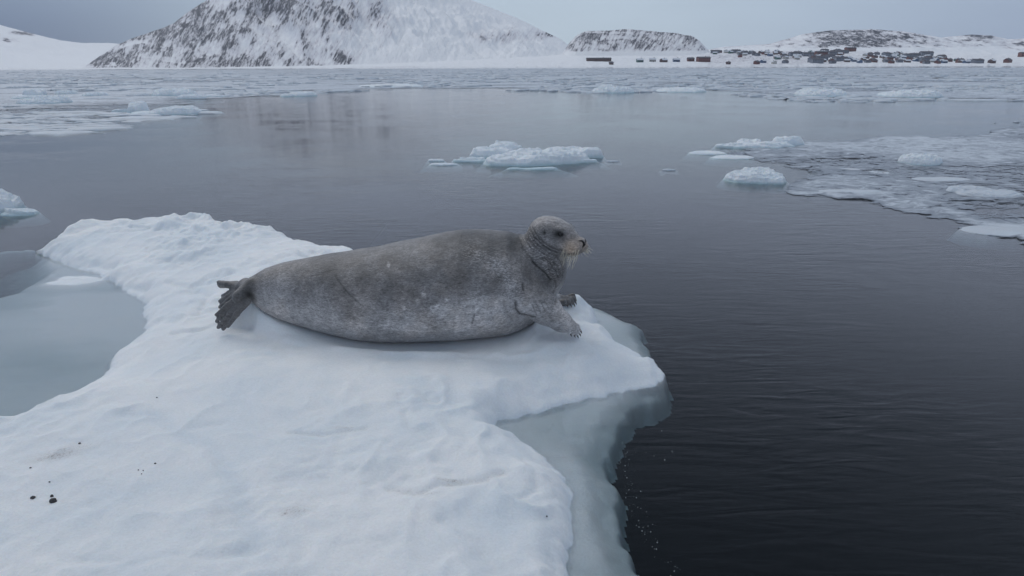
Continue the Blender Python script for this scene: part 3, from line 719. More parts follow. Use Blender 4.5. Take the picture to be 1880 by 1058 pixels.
# ------------------------------------------------------------------ drifting floes
m_berg = snow_mat('drift_ice', (0.78, 0.82, 0.85), (0.42, 0.58, 0.63), 2.0)
def floe(name, blobs, label, cat='ice floe', res=None, seed=0, group=None, flat_=False):
    """blobs: (px, py of the centre on the water, half width px, half depth m, height m)"""
    B = []
    for a, b, rp, ry, h in blobs:
        P = gp(a, b, 0); dpt = P @ fw - CH * fw[2]; B.append((P[0], P[1], rp / F * dpt, ry, h))
    B = np.array(B); x0, x1 = (B[:, 0] - B[:, 2]).min(), (B[:, 0] + B[:, 2]).max(); y0, y1 = (B[:, 1] - B[:, 3]).min(), (B[:, 1] + B[:, 3]).max()
    wdt = x1 - x0; n = res or 150; h_ = wdt * 1.3 / n
    gx = np.arange(x0 - .15 * wdt, x1 + .15 * wdt, h_); gy = np.arange(y0 - .12 * wdt, y1 + .12 * wdt, h_)
    X, Y = np.meshgrid(gx, gy); sc = 2.2 / wdt ** .75
    Xw = X + .10 / sc * fbm(X * sc * 2, Y * sc * 2, o=3, s=seed + 1) * 1.0; Yw = Y + .10 / sc * fbm(X * sc * 2, Y * sc * 2 + 7, o=3, s=seed + 2)
    Z = np.full(X.shape, -.6 * 1.0)
    for cx, cy, rx, ry, h in B:
        r = np.sqrt(((Xw - cx) / rx) ** 2 + ((Yw - cy) / ry) ** 2)
        z = h * (1 - np.exp(-np.clip(1 - r, 0, None) * 8.0))
        z = np.where(r > 1, -(r - 1) * min(rx, ry) * 1.6, z)
        Z = np.maximum(Z, z)
    hm_ = B[:, 4].max(); fa = fbm(X * sc * 1.1 + 3, Y * sc * 1.1, o=2, s=seed + 7); stp = hm_ * .3; zq = np.round(Z / stp + fa * 1.2) * stp - fa * 1.2 * stp; Z = np.where(Z > 0, Z * .55 + np.maximum(zq, .01) * .45, Z)
    Z = np.where(Z > 0, Z * (1 + .36 * fbm(X * sc * 2.4, Y * sc * 2.4, o=5, s=seed + 3, g=.6)) + .22 * hm_ * (1 - np.abs(fbm(X * sc * 5, Y * sc * 5, o=3, s=seed + 5))) ** 3 * np.clip(Z / hm_ * 2, 0, 1) - .06 * hm_, Z)
    keep = Z > -.12 * max(1, wdt / 4)
    Vq = np.stack([X, Y, Z], -1).reshape(-1, 3); Fq = grid_faces(len(gx), len(gy), keep)
    wet = sstep(hm_ * .35, -.0, Z) * .9
    Vq, Fq, wq = compact(Vq, Fq, wet.reshape(-1))
    org = np.array([(x0 + x1) / 2, (y0 + y1) / 2, 0.0])
    o_ = mesh_obj(name, Vq - org, Fq, m_berg, attrs={'wet': wq, 'stain': wq * 0}); o_.location = org
    if flat_: o_.data.materials[0] = m_brash
    tag(o_, label, cat, group); return o_
m_brash = snow_mat('brash_piece', (0.58, 0.62, 0.67), (0.34, 0.38, 0.43), 2.0)
floe('ice_floe', [(960, 300, 78, .42, .15), (1000, 296, 84, .48, .17), (1045, 287, 52, .42, .16), (1078, 288, 32, .22, .15), (905, 290, 45, .28, .16), (925, 284, 35, .3, .22), (865, 296, 35, .15, .06), (1060, 298, 42, .12, .05), (980, 311, 48, .1, .03)], 'largest lumpy white floe floating alone in open water beyond the seal', seed=200, res=260)
floe('ice_floe', [(815, 303, 26, .10, .03), (800, 296, 14, .08, .035)], 'thin slushy scrap of ice at the left end of the largest drifting floe', seed=205)
floe('ice_floe', [(1385, 331, 55, .36, .11), (1390, 327, 34, .25, .14), (1420, 335, 22, .2, .08)], 'rounded white floe at the near left edge of the right slush field', seed=210, res=200)
floe('ice_floe', [(1395, 270, 62, .35, .09), (1445, 266, 32, .3, .17), (1340, 270, 30, .2, .07), (1375, 268, 26, .3, .12)], 'long low white ridge of ice at the far left edge of the right slush field', seed=220, res=220)
floe('ice_floe', [(1300, 282, 34, .25, .035), (1345, 290, 40, .25, .03)], 'flat pale slab at the left point of the right slush field', seed=225)
floe('ice_floe', [(1685, 300, 34, .4, .14), (1700, 298, 24, .3, .11)], 'small white hump amid the right slush field', seed=230)
floe('ice_floe', [(-20, 388, 45, .5, .20), (8, 388, 22, .3, .15), (40, 392, 34, .16, .05)], 'white lumpy floe cut by the left side of the photo', seed=240, res=180)
floe('ice_floe', [(255, 207, 17, .5, .36), (290, 210, 50, .6, .12), (225, 206, 20, .3, .1)], 'floe with a knobbly boulder of ice at its left end', seed=250, res=220)
floe('ice_floe', [(332, 209, 38, .8, .24), (305, 210, 26, .6, .18), (385, 207, 24, .3, .04)], 'peaked white floe right beside the knobbly one', seed=255, res=200)
floe('ice_floe', [(95, 189, 33, 1.1, .30), (75, 190, 40, .8, .18)], 'smooth domed white floe out to the far left', seed=260)
floe('ice_floe', [(50, 190, 16, .6, .17)], 'little hump of ice touching the left of the domed floe', seed=263)
floe('ice_floe', [(62, 179, 15, .7, .38), (66, 175, 14, .9, .36), (48, 181, 26, .8, .14), (58, 178, 22, 1.2, .1)], 'jumbled small blocks behind the domed floe far left', seed=264)
floe('ice_floe', [(318, 175, 34, 1.6, .36), (340, 176, 20, 1, .3)], 'tall domed white floe behind the knobbly floe', seed=270)
floe('ice_floe', [(258, 176, 24, .9, .12)], 'flat white slab just left of the tall domed floe', seed=272, flat_=True)
floe('ice_floe', [(352, 181, 26, .7, .20), (385, 178, 26, .5, .12)], 'thin white slab in front of the tall domed floe', seed=274)
floe('ice_floe', [(175, 176, 22, .8, .18)], 'low white floe between the domed floes on the left', seed=276)
floe('ice_floe', [(122, 173, 18, .8, .2)], 'pale low floe left of centre in the left field', seed=277)
floe('ice_floe', [(185, 181, 45, .6, .07)], 'narrow long strip of ice before the low white floe', seed=278, flat_=True)
floe('ice_floe', [(1505, 176, 44, 1.6, .34), (1530, 176, 20, 1.2, .26)], 'bright white floe along the far ice edge below the village', seed=280)
floe('ice_floe', [(1675, 178, 48, 1.6, .30), (1640, 176, 24, 1.2, .16), (1700, 178, 20, 1.2, .3)], 'long bright floe at the right of the far ice edge', seed=282)
floe('ice_floe', [(1125, 170, 40, 1.6, .32), (1115, 169, 16, 1, .42)], 'jagged pale floe on the far ice edge below the rocky hill', seed=284)
floe('ice_floe', [(1250, 168, 46, 2, .22)], 'low pale floe just right of the jagged one on the far ice edge', seed=286)
floe('ice_floe', [(720, 159, 62, 2.5, .16)], 'long thin bright strip of ice below the big mountain', seed=288)
floe('ice_floe', [(555, 176, 26, 1.0, .2), (530, 177, 14, .8, .15)], 'broken whitish floe at the near rim of the far ice below the mountain', seed=290)

floe('ice_floe', [(1228, 313, 13, .05, .02)], 'tiny flat scrap of ice in the open water right of the largest drifting floe', seed=293, flat_=True)
floe('ice_floe', [(1125, 297, 12, .05, .02)], 'tiny scrap of ice just off the right end of the largest drifting floe', seed=294, flat_=True)
floe('ice_floe', [(1815, 358, 60, .3, .05), (1780, 352, 40, .2, .06)], 'broad low pale slab near the right side of the slush field', seed=295, flat_=True)
floe('ice_floe', [(1560, 352, 60, .15, .016)], 'thin pale slab at the near rim of the right slush field', seed=296, flat_=True)
floe('ice_floe', [(1830, 425, 60, .25, .014)], 'submerging pale slab at the nearest corner of the right slush field', seed=297, flat_=True)
floe('ice_floe', [(1600, 318, 50, .2, .018), (1540, 312, 40, .15, .015)], 'flat grey white slab in the middle of the right slush field', seed=298, flat_=True)
floe('ice_floe', [(1730, 330, 55, .2, .018)], 'flat pale slab between the white hump and the broad low slab', seed=299, flat_=True)
# ------------------------------------------------------------------ slush sheets and brash
m_slush, nt, o = mat('slush_ice')
tcx = nt.nodes.new('ShaderNodeTexCoord').outputs['Object']
den = attr(nt, 'dens')
a1 = noise(nt, 3.2, 9, 0.75, tcx, 1.0, (1.0, 1.3, 1)); a2 = noise(nt, 0.30, 6, 0.66, tcx, 0.8, (1, 1.5, 1)); a3 = noise(nt, 6.0, 4, 0.6, tcx, 0.3)
pc = N(nt, 'ShaderNodeTexVoronoi', feature='DISTANCE_TO_EDGE', inp={'Scale': .8, 'Randomness': 1.0}); 
vm = N(nt, 'ShaderNodeVectorMath', operation='ADD'); nz = N(nt, 'ShaderNodeTexNoise', inp={'Scale': 1.2, 'Detail': 5.0}); nt.links.new(tcx, nz.inputs['Vector']); nt.links.new(tcx, vm.inputs[0]); nt.links.new(nz.outputs['Color'], vm.inputs[1]); nt.links.new(vm.outputs[0], pc.inputs['Vector'])
crack = maprange(nt, pc.outputs[0], 0.015, 0.09)
cov = mathn(nt, 'ADD', mathn(nt, 'MULTIPLY', a1, 1.25), mathn(nt, 'MULTIPLY', a2, .62))
cov = mathn(nt, 'ADD', cov, mathn(nt, 'SUBTRACT', mathn(nt, 'MULTIPLY', den, .75), 1.45))
alpha = mathn(nt, 'MULTIPLY', maprange(nt, cov, -0.03, 0.04), 0.9, True)
thick = maprange(nt, cov, 0.08, 0.30)
col = mixc(nt, thick, (.27, .30, .35), (.66, .71, .76))
col = mixc(nt, maprange(nt, a3, .4, .65, 0, .3), col, (.30, .35, .40))
bs = pbsdf(nt, None, Base_Color=col, Roughness=.30, Normal=bump(nt, a1, .6, .05))
bs.inputs['Specular IOR Level'].default_value = 0.15
tr = N(nt, 'ShaderNodeBsdfTransparent'); mx = nt.nodes.new('ShaderNodeMixShader')
nt.links.new(alpha, mx.inputs[0]); nt.links.new(tr.outputs[0], mx.inputs[1]); nt.links.new(bs.outputs[0], mx.inputs[2]); nt.links.new(mx.outputs[0], o.inputs[0])
def slush(name, poly, label, nx, ny, fade, thin=0.0, y_log=True, z=0.006, ragged=1.0):
    P = np.array([gp(a, b, 0)[:2] for a, b in poly]); x0, y0 = P.min(0); x1, y1 = P.max(0)
    ly = np.exp(np.linspace(math.log(y0), math.log(y1), ny)) if y_log else np.linspace(y0, y1, ny)
    t = np.linspace(-1, 1, nx); Yg = np.repeat(ly[:, None], nx, 1)
    ax_ = (P[:, 0] / P[:, 1]); s0, s1 = ax_.min(), ax_.max()
    Xg = Yg * (s0 + (s1 - s0) * (t + 1) / 2)[None]
    sc = 1 / np.maximum(Yg / 14, .6)
    Xw = Xg + ragged / sc * .5 * fbm(Xg * .5, Yg * .5, o=3, s=51); Yw = Yg + ragged / sc * .5 * fbm(Xg * .5, Yg * .5 + 4, o=3, s=52)
    d = sdf_poly(Xw, Yw, P) + .35 / sc * fbm(Xg * 1.5 * sc, Yg * 2.5 * sc, o=4, s=58); dens = sstep(-.0 * fade, fade, d * sc)
    dens = dens * (1 - thin * sstep(45, 22, Yg)) * (1 - .25 * sstep(0, .5, fbm(Xg * .12, Yg * .2, o=3, s=59)))
    Zg = z + .05 * np.clip(fbm(Xg * 1.3, Yg * 1.3, o=3, s=53), 0, 1) * dens
    Vq = np.stack([Xg, Yg, Zg], -1).reshape(-1, 3); Fq = grid_faces(nx, ny, d > 0)
    Vq, Fq, dq = compact(Vq, Fq, dens.reshape(-1))
    o_ = mesh_obj(name, Vq, Fq, m_slush, attrs={'dens': dq}); tag(o_, label, 'slush ice', kind='stuff'); return o_
FARP = [(-500, 262), (0, 250), (100, 246), (200, 238), (240, 226), (310, 216), (385, 208), (420, 192), (480, 182), (560, 177), (640, 168), (760, 165.5), (900, 166), (1000, 168), (1100, 172), (1250, 169), (1330, 173), (1450, 186), (1560, 191), (1700, 184), (1880, 187), (2400, 190), (2400, 123.5), (1880, 124.2), (940, 125.6), (0, 129.2), (-500, 131)]
RGTP = [(1266, 278), (1330, 264), (1400, 262), (1480, 256), (1520, 250), (1600, 247), (1700, 249), (1760, 244), (1770, 232), (1830, 226), (1900, 222), (2300, 215), (2300, 520), (1950, 485), (1880, 462), (1820, 448), (1760, 436), (1720, 415), (1650, 398), (1580, 378), (1500, 368), (1440, 360), (1400, 345), (1420, 330), (1440, 315), (1390, 303), (1330, 296), (1290, 288)]
slush('slush_ice', FARP, 'wide field of grey slush ice between open water and the far shore', 900, 420, 1.6, .34)
slush('slush_ice', RGTP, 'grey slush field with cracks spreading in from the right side', 420, 420, 1.0)
LFTP = [(-500, 440), (0, 418), (60, 425), (90, 438), (60, 452), (60, 462), (0, 480), (-500, 500)]
# loose low slabs strewn over both fields: past counting, one mesh each
def brash(name, poly, n, label, size, seed, hgt, blist=None, bias=1.0):
    rg = np.random.default_rng(seed); P = np.array(poly, float)
    vs = []; fs = []; wt = []; c = 0
    x0, y0 = P.min(0); x1, y1 = P.max(0)
    ca = rg.uniform(max(x0, -300), min(x1, 2200), n * 8); cb = y0 + (y1 - y0) * rg.uniform(size=n * 8) ** bias
    ok = (cb >= 124.5 + (940 - ca) * .0035 + 1.2) & (sdf_poly(ca, cb, P) > 0)
    for a, b in zip(ca[ok], cb[ok]):
        if c >= n: break
        p = gp(a, b, 0); dist = p[1]
        if vnoise(np.array([p[0] * .12]), np.array([p[1] * .12]), s=5)[0] < .42: continue
        r = size * (rg.pareto(2.2) * .5 + .5) * min(max(dist / 30, .35), 3.0) ** .75; r = min(r, size * 3.2)
        rx, ry = r * rg.uniform(.8, 1.7), r * rg.uniform(.5, 1.0); h = hgt * rg.uniform(.3, 1.3) * min(1, r / size) * min(max(dist / 30, .5), 2.2); th = rg.uniform(-.4, .4)
        k = rg.integers(7, 12); base = len(vs); ang = np.sort(rg.uniform(0, 2 * math.pi, k)); rr = rg.uniform(.65, 1.1, k)
        for ring, (f_, z_) in enumerate(((1.0, -.02), (.93, h * .65), (.6, h))):
            for q_ in range(k):
                x, y = rx * rr[q_] * math.cos(ang[q_]) * f_, ry * rr[q_] * math.sin(ang[q_]) * f_
                zz = z_ if ring == 0 else z_ * rg.uniform(.6, 1.25)
                vs.append((p[0] + x * math.cos(th) - y * math.sin(th), p[1] + x * math.sin(th) + y * math.cos(th), zz)); wt.append((.9, .45, .15)[ring])
        vs.append((p[0], p[1], h * rg.uniform(.8, 1.3))); wt.append(.1); cc_ = len(vs) - 1
        for ring in range(2):
            for q_ in range(k):
                fs.append((base + ring * k + q_, base + ring * k + (q_ + 1) % k, base + (ring + 1) * k + (q_ + 1) % k, base + (ring + 1) * k + q_))
        for q_ in range(k): fs.append((base + 2 * k + q_, base + 2 * k + (q_ + 1) % k, cc_))
        c += 1
    o_ = mesh_obj(name, vs, fs, m_brash, attrs={'wet': wt, 'stain': np.zeros(len(wt))}); tag(o_, label, 'brash ice', kind='stuff')
brash('brash_ice', FARP, 5200, 'countless small broken pieces strewn over the far slush field', .42, 5, .06, bias=1.9)
brash('brash_ice', RGTP, 3200, 'countless thin broken pieces strewn over the right slush field', .085, 6, .055)

# crumbs and bubbles afloat beside the submerged ledge
vs = []; fs = []
rg = np.random.default_rng(9)
line = [(1165, 735), (1150, 770), (1140, 830), (1135, 850), (1150, 890), (1148, 920), (1160, 950), (1180, 985), (1200, 1020), (1235, 1050)]
for i in range(150):
    t = rg.uniform(0, len(line) - 1.001); k = int(t); a = line[k][0] * (1 - t + k) + line[k + 1][0] * (t - k); b = line[k][1] * (1 - t + k) + line[k + 1][1] * (t - k)
    a += abs(rg.normal(0, 16)) - 3; b += rg.normal(0, 6)
    if i > 125: a, b = rg.uniform(1150, 1240), rg.uniform(730, 860)
    p = gp(a, b, 0); r = 0.0005 + .0018 * rg.uniform() ** 3
    v_, f_ = sphere(p + np.array([0, 0, .0005]), (r, r, r * .7), 6, 4); fs += [tuple(x + len(vs) for x in ff) for ff in f_]; vs += list(v_)
crum = mesh_obj('ice_crumbs', vs, fs, m_berg, attrs={'wet': np.full(len(vs), .4), 'stain': np.zeros(len(vs))}); tag(crum, 'tiny crumbs of ice and bubbles floating along the dark water edge', 'ice crumbs', kind='stuff')

# ------------------------------------------------------------------ far shore and mountains
def hill_mat(name, rockc=(.030, .035, .048)):
    m, nt, o = mat(name)
    rc = attr(nt, 'rc', True); rk = attr(nt, 'rock')
    n1 = noise(nt, 1.0, 6, .72, rc, .5); n2 = noise(nt, 3.6, 7, .8, rc, .6); n3 = noise(nt, .22, 3, .6, rc)
    s = mathn(nt, 'ADD', mathn(nt, 'MULTIPLY', n1, .38), mathn(nt, 'ADD', mathn(nt, 'MULTIPLY', n2, .50), mathn(nt, 'MULTIPLY', n3, .12)))
    th = mathn(nt, 'ADD', s, mathn(nt, 'MULTIPLY', mathn(nt, 'SUBTRACT', mathn(nt, 'MINIMUM', rk, .57), .5), .46))
    rm = maprange(nt, th, .495, .54)
    dust = maprange(nt, th, .34, .52, 0, .5)
    rcx = mixc(nt, n2, rockc, tuple(min(1, x * 2.3) for x in rockc))
    c = mixc(nt, dust, (.92, .93, .95), (.44, .40, .46)); c = mixc(nt, rm, c, rcx)
    pbsdf(nt, o, Base_Color=c, Roughness=.85, Normal=bump(nt, n1, .6, 8.0))
    return m
m_hill = hill_mat('snowy_rock')
def hill(name, sky, d0, d1, rockfn, tilt, fscale, seed, prof=1.2, amp=.08, nx=500, nv=110, shore=None, back=1.5, rough=1.0, m=None):
    """terrain from the shore line at distance d0 up to a ridge at distance d1"""
    sk = np.array(sky, float); px = np.linspace(sk[0, 0], sk[-1, 0], nx)
    yr = np.interp(px, sk[:, 0], sk[:, 1]); 
    yr = yr + rough * (fbm(px / 22, px * 0, o=4, s=seed) * 1.3)
    ridge = np.array([yp(a, b, d1) for a, b in zip(px, yr)])
    tx = ridge[:, 0] / d1
    vv = np.linspace(0, 1.6, nv); PXg, Vg = np.meshgrid(px, vv)
    D = d0 + (d1 - d0) * Vg
    Xg = tx[None] * D
    up1 = np.clip(Vg, 0, 1) ** prof
    nz_ = fbm(PXg / 60, Vg * 6, o=5, s=seed + 1) * .7 + (1 - 2 * np.abs(fbm(PXg / 45 + Vg * 2.5, Vg * 4, o=4, s=seed + 2))) * .5
    h = ridge[:, 2][None] * (up1 + amp * nz_ * np.sin(np.clip(Vg, 0, 1) * math.pi) * 1.4)
    h = np.where(Vg > 1, ridge[:, 2][None] * (1 - (Vg - 1) * back), h)
    z = np.maximum(h, -3) ; z = np.where(Vg <= 0, -1.0, z)
    # features given in photo-like coordinates of the slope
    PY = 124 - (z - CH * 0) / D * F
    rock = rockfn(PXg, PY, Vg)
    c, s = math.cos(tilt), math.sin(tilt)
    ra, rb_ = (PXg * c + PY * s), (-PXg * s + PY * c)
    rock = rock + .22 * (1 - 2.2 * np.abs(fbm(PXg / 45 + Vg * 2.5, Vg * 4, o=4, s=seed + 2))) * sstep(.05, .35, rock) + (.22 * fbm(ra / fscale[0] / 1.6, rb_ / fscale[1] / 2.2, o=3, s=seed + 8) + .22 * fbm(ra / 8, rb_ / 3, o=2, s=seed + 9)) * sstep(.02, .3, rock)
    c, s = math.cos(tilt), math.sin(tilt)
    a_ = PXg * c + PY * 1.0 * s; b_ = -PXg * s + PY * 1.0 * c
    rcv = np.stack([a_ / fscale[0], b_ / fscale[1], Vg * 3], -1).reshape(-1, 3)
    o_ = mesh_obj(name, np.stack([Xg, D, z], -1).reshape(-1, 3), grid_faces(nx, nv), m or m_hill, attrs={'rock': rock.reshape(-1)}, cols={'rc': rcv})
    tag(o_, kind='structure'); return o_
def G(x, y, cx, cy, rx, ry): return np.exp(-(((x - cx) / rx) ** 2 + ((y - cy) / ry) ** 2))
# smooth far hills on the left
hill('hill', [(-900, 60), (-400, 20), (-150, 25), (0, 46), (60, 62), (110, 74), (150, 79), (200, 79), (260, 83), (400, 100)], 2400, 4200, lambda x, y, v: .05 + .45 * G(x, y, 45, 66, 30, 5) + .4 * G(x, y, 5, 78, 25, 4) + .22 * G(x, y, 70, 92, 30, 3), 0.15, (40, 6), 300, prof=1.0, amp=.05, rough=.5)
# the big mountain
def rock_main(x, y, v):
    r = .12 + .22 * G(x, y, 400, 45, 120, 60) + .34 * G(x, y, 500, 15, 45, 35) + .30 * G(x, y, 300, 75, 90, 30) + .55 * G(x, y, 205, 108, 45, 16) + .30 * G(x, y, 420, 115, 120, 12) + .40 * G(x, y, 605, 110, 25, 12)
    r = r + .16 * G(x, y, 900, 72, 90, 14) + .25 * G(x, y, 600, 30, 60, 25) + .3 * G(x, y, 740, 0, 60, 12) + .22 * G(x, y, 560, 90, 60, 25) + .35 * G(x, y, 1015, 72, 25, 6) - .25 * G(x, y, 800, 60, 60, 30) + .2 * G(x, y, 690, 50, 40, 30)
    return r - .06 * sstep(640, 900, x) * (1 - G(x, y, 900, 72, 90, 14)) + .1 * sstep(.99, 1.0, v)
hill('mountain', [(138, 128), (150, 124), (165, 116), (190, 98), (215, 82), (240, 72), (290, 55), (320, 42), (345, 22), (380, 0), (440, -38), (520, -75), (600, -92), (690, -78), (790, -35), (865, 0), (900, 14), (950, 34), (1000, 58), (1030, 72), (1045, 84), (1062, 93), (1110, 100), (1180, 108), (1250, 118)], 1500, 2500, rock_main, -0.95, (20, 4.6), 310, prof=1.25, amp=.10, nx=800, nv=180, rough=.8)
# rocky low hill and the hills behind the village
hill('hill', [(1020, 112), (1035, 95), (1046, 78), (1058, 66), (1075, 57), (1120, 56), (1150, 54), (1190, 57), (1240, 61), (1270, 66), (1283, 74), (1296, 88), (1306, 98), (1330, 108)], 1150, 1500, lambda x, y, v: .22 + .20 * G(x, y, 1065, 75, 25, 20) + .25 * G(x, y, 1180, 60, 90, 8) + .15 * G(x, y, 1150, 85, 90, 15) + .2 * G(x, y, 1270, 75, 14, 10) - .4 * sstep(96, 104, y), -1.0, (9, 2.6), 320, prof=.55, amp=.07, rough=.9)
hill('hill', [(1260, 108), (1300, 92), (1350, 88), (1400, 84), (1430, 76), (1470, 64), (1520, 56), (1600, 54), (1660, 58), (1720, 68), (1760, 74), (1830, 86), (1900, 98)], 1350, 1900, lambda x, y, v: .24 + .2 * G(x, y, 1520, 68, 60, 8) + .25 * G(x, y, 1530, 84, 40, 6) + .30 * G(x, y, 1640, 60, 50, 5) + .22 * G(x, y, 1600, 78, 80, 14) + .15 * G(x, y, 1420, 80, 25, 12) - .35 * sstep(92, 100, y), 0.12, (16, 3.2), 330, prof=.8, amp=.06, rough=.6)
hill('hill', [(1640, 100), (1700, 74), (1740, 68), (1780, 64), (1820, 65), (1850, 72), (1890, 70), (1960, 66), (2200, 60), (2600, 70)], 1700, 2600, lambda x, y, v: .22 + .32 * G(x, y, 1805, 70, 40, 7) + .2 * G(x, y, 1770, 84, 50, 5) + .2 * G(x, y, 1860, 92, 40, 6), 0.12, (16, 3.2), 340, prof=.8, amp=.05, rough=.6)
hill('hill', [(1180, 100), (1290, 93), (1330, 86), (1380, 83), (1420, 80), (1500, 80), (1700, 80)], 2600, 3600, lambda x, y, v: .22 + .1 * G(x, y, 1340, 88, 30, 4), 0.1, (20, 4), 350, prof=.8, amp=.05, rough=.4)
# snow covered foreshore, with the slope the village stands on
SH = [(-900, 132.6), (0, 129.6), (150, 128.0), (420, 126.6), (600, 125.6), (850, 124.0), (1100, 122.7), (1500, 122.2), (1880, 122.2), (2600, 121)]
RZ = [(-900, 125), (0, 126), (400, 125), (600, 121), (800, 114), (1000, 104), (1060, 97), (1200, 98), (1300, 97), (1400, 94), (1550, 92), (1650, 95), (1760, 100), (1880, 100), (2600, 100)]
FD0, FD1 = 900.0, 1320.0
px = np.linspace(-900, 2600, 1200); vv = np.linspace(0, 1, 60); PXg, Vg = np.meshgrid(px, vv)
yr = np.interp(px, *np.array(RZ, float).T) + fbm(px / 40, px * 0, o=3, s=401) * 1.0
top_ = np.array([yp(a, b, FD1) for a, b in zip(px, yr)]); tx = top_[:, 0] / FD1
D = FD0 + (FD1 - FD0) * Vg; shl = np.array([(CH + 0) * 0 + 1 for _ in px])
zf = top_[:, 2][None] * Vg ** .9 + 1.2 * fbm(PXg / 30, Vg * 8, o=4, s=402) * np.sin(Vg * math.pi) + .4 + .6 * np.clip(fbm(PXg / 12, Vg * 20, o=2, s=403), 0, 1); zf = np.where(Vg <= 0, -1.5, zf)
rockf = .10 + .25 * G(PXg, Vg, 1400, .5, 200, .5) + .2 * G(PXg, Vg, 720, .1, 120, .12) + .1 * (PXg > 1300)
o_ = mesh_obj('shore', np.stack([tx[None] * D, D + 12 * fbm(PXg / 40, Vg * 0, o=3, s=404), zf], -1).reshape(-1, 3), grid_faces(len(px), len(vv)), m_hill, attrs={'rock': rockf.reshape(-1)}, cols={'rc': np.stack([PXg / 9, Vg * 14, Vg], -1).reshape(-1, 3)}); tag(o_, kind='structure')
def shore_z(px_, Dq):
    v_ = (Dq - FD0) / (FD1 - FD0); i = int(np.clip(np.searchsorted(px, px_), 0, len(px) - 1)); j = v_ * (len(vv) - 1); j0 = int(np.clip(j, 0, len(vv) - 2))
    return float(zf[j0, i] * (1 - (j - j0)) + zf[j0 + 1, i] * (j - j0)), float(tx[i] * Dq)

# ------------------------------------------------------------------ the village
def flat(name, c, r=.7):
    m, nt, o = mat(name); nn = noise(nt, .7, 4); pbsdf(nt, o, Base_Color=mixc(nt, nn, tuple(x * .8 for x in c), tuple(min(1, x * 1.2) for x in c)), Roughness=r); return m
WALLS = {'red': flat('red_boards', (.19, .10, .095)), 'brown': flat('brown_boards', (.14, .10, .095)), 'grey': flat('grey_boards', (.22, .24, .28)), 'green': flat('green_boards', (.09, .17, .16)), 'blue': flat('blue_boards', (.10, .15, .24)), 'pale': flat('pale_boards', (.45, .44, .42))}
m_roofd = flat('dark_roof', (.10, .10, .12)); m_roofs = flat('snowy_roof', (.62, .65, .70)); m_win = flat('window_glass', (.03, .035, .045), .2); m_chim = flat('chimney_brick', (.12, .08, .07)); m_door = flat('door_paint', (.07, .05, .05))
def boxm(x0, x1, y0, y1, z0, z1):
    return [(x0, y0, z0), (x1, y0, z0), (x1, y1, z0), (x0, y1, z0), (x0, y0, z1), (x1, y0, z1), (x1, y1, z1), (x0, y1, z1)], [(0, 3, 2, 1), (4, 5, 6, 7), (0, 1, 5, 4), (1, 2, 6, 5), (2, 3, 7, 6), (3, 0, 4, 7)]
def make_house(name, L, Wd, Hh, Rh, wall, roof, nwin, storeys=1):
    t = bpy.data.objects.new(name, None); COL.objects.link(t)
    v, f = boxm(-L / 2, L / 2, -Wd / 2, Wd / 2, -3, Hh)
    n = len(v); v += [(-L / 2, 0, Hh + Rh), (L / 2, 0, Hh + Rh)]; f += [(4, 7, n), (6, 5, n + 1)]
    f = [x for x in f if x != (4, 5, 6, 7)]
    mesh_obj('wall', v, f, wall, t, smooth=False)
    e, th = .5, .25
    v = []; f = []
    for s in (-1, 1):
        b_ = len(v); v += [(-L / 2 - e, s * (Wd / 2 + e), Hh - e * Rh / (Wd / 2)), (L / 2 + e, s * (Wd / 2 + e), Hh - e * Rh / (Wd / 2)), (L / 2 + e, 0, Hh + Rh + .01), (-L / 2 - e, 0, Hh + Rh + .01)]
        v += [(a, b, c + th) for a, b, c in v[b_:b_ + 4]]
        f += [tuple(b_ + i for i in x) for x in ((0, 1, 2, 3), (4, 7, 6, 5), (0, 4, 5, 1), (0, 3, 7, 4), (1, 5, 6, 2), (2, 6, 7, 3))]
    ro = mesh_obj('roof', v, f, roof, t, smooth=False)
    v, f = boxm(L * .18, L * .18 + .8, .3, 1.1, Hh + Rh * .4, Hh + Rh + 1.1); mesh_obj('chimney', v, f, m_chim, ro, smooth=False)
    for st in range(storeys):
        for i in range(nwin):
            cx = -L / 2 + (i + .5) * L / nwin; z0 = 1.0 + st * 2.7
            if st == 0 and i == nwin // 2:
                v, f = boxm(cx - .5, cx + .5, -Wd / 2 - .06, -Wd / 2 + .02, 0, 2.1); mesh_obj('door', v, f, m_door, t, smooth=False); continue
            v, f = boxm(cx - .6, cx + .6, -Wd / 2 - .05, -Wd / 2 + .02, z0, z0 + 1.3); mesh_obj('window', v, f, m_win, t, smooth=False)
    return t
def dup(rt_):
    r = rt_.copy(); COL.objects.link(r)
    for ch in rt_.children:
        c = ch.copy(); COL.objects.link(c); c.parent = r
        for g_ in ch.children: d = g_.copy(); COL.objects.link(d); d.parent = c
    return r
PROTO = {}; USED = set()
def house(kind, px_, Dq, rz, label, group, cat='house', sc=1.0):
    if kind not in PROTO:
        nm, L, Wd, Hh, Rh, wl, rf, nw, st = KINDS[kind]; PROTO[kind] = make_house(nm, L, Wd, Hh, Rh, WALLS[wl], rf, nw, st)
    o_ = PROTO[kind] if kind not in USED else dup(PROTO[kind]); USED.add(kind)
    z, x = shore_z(px_, Dq); o_.location = (x, Dq, z + .2); o_.rotation_euler = (0, 0, rz); o_.scale = (sc, sc, sc); tag(o_, label, cat, group)
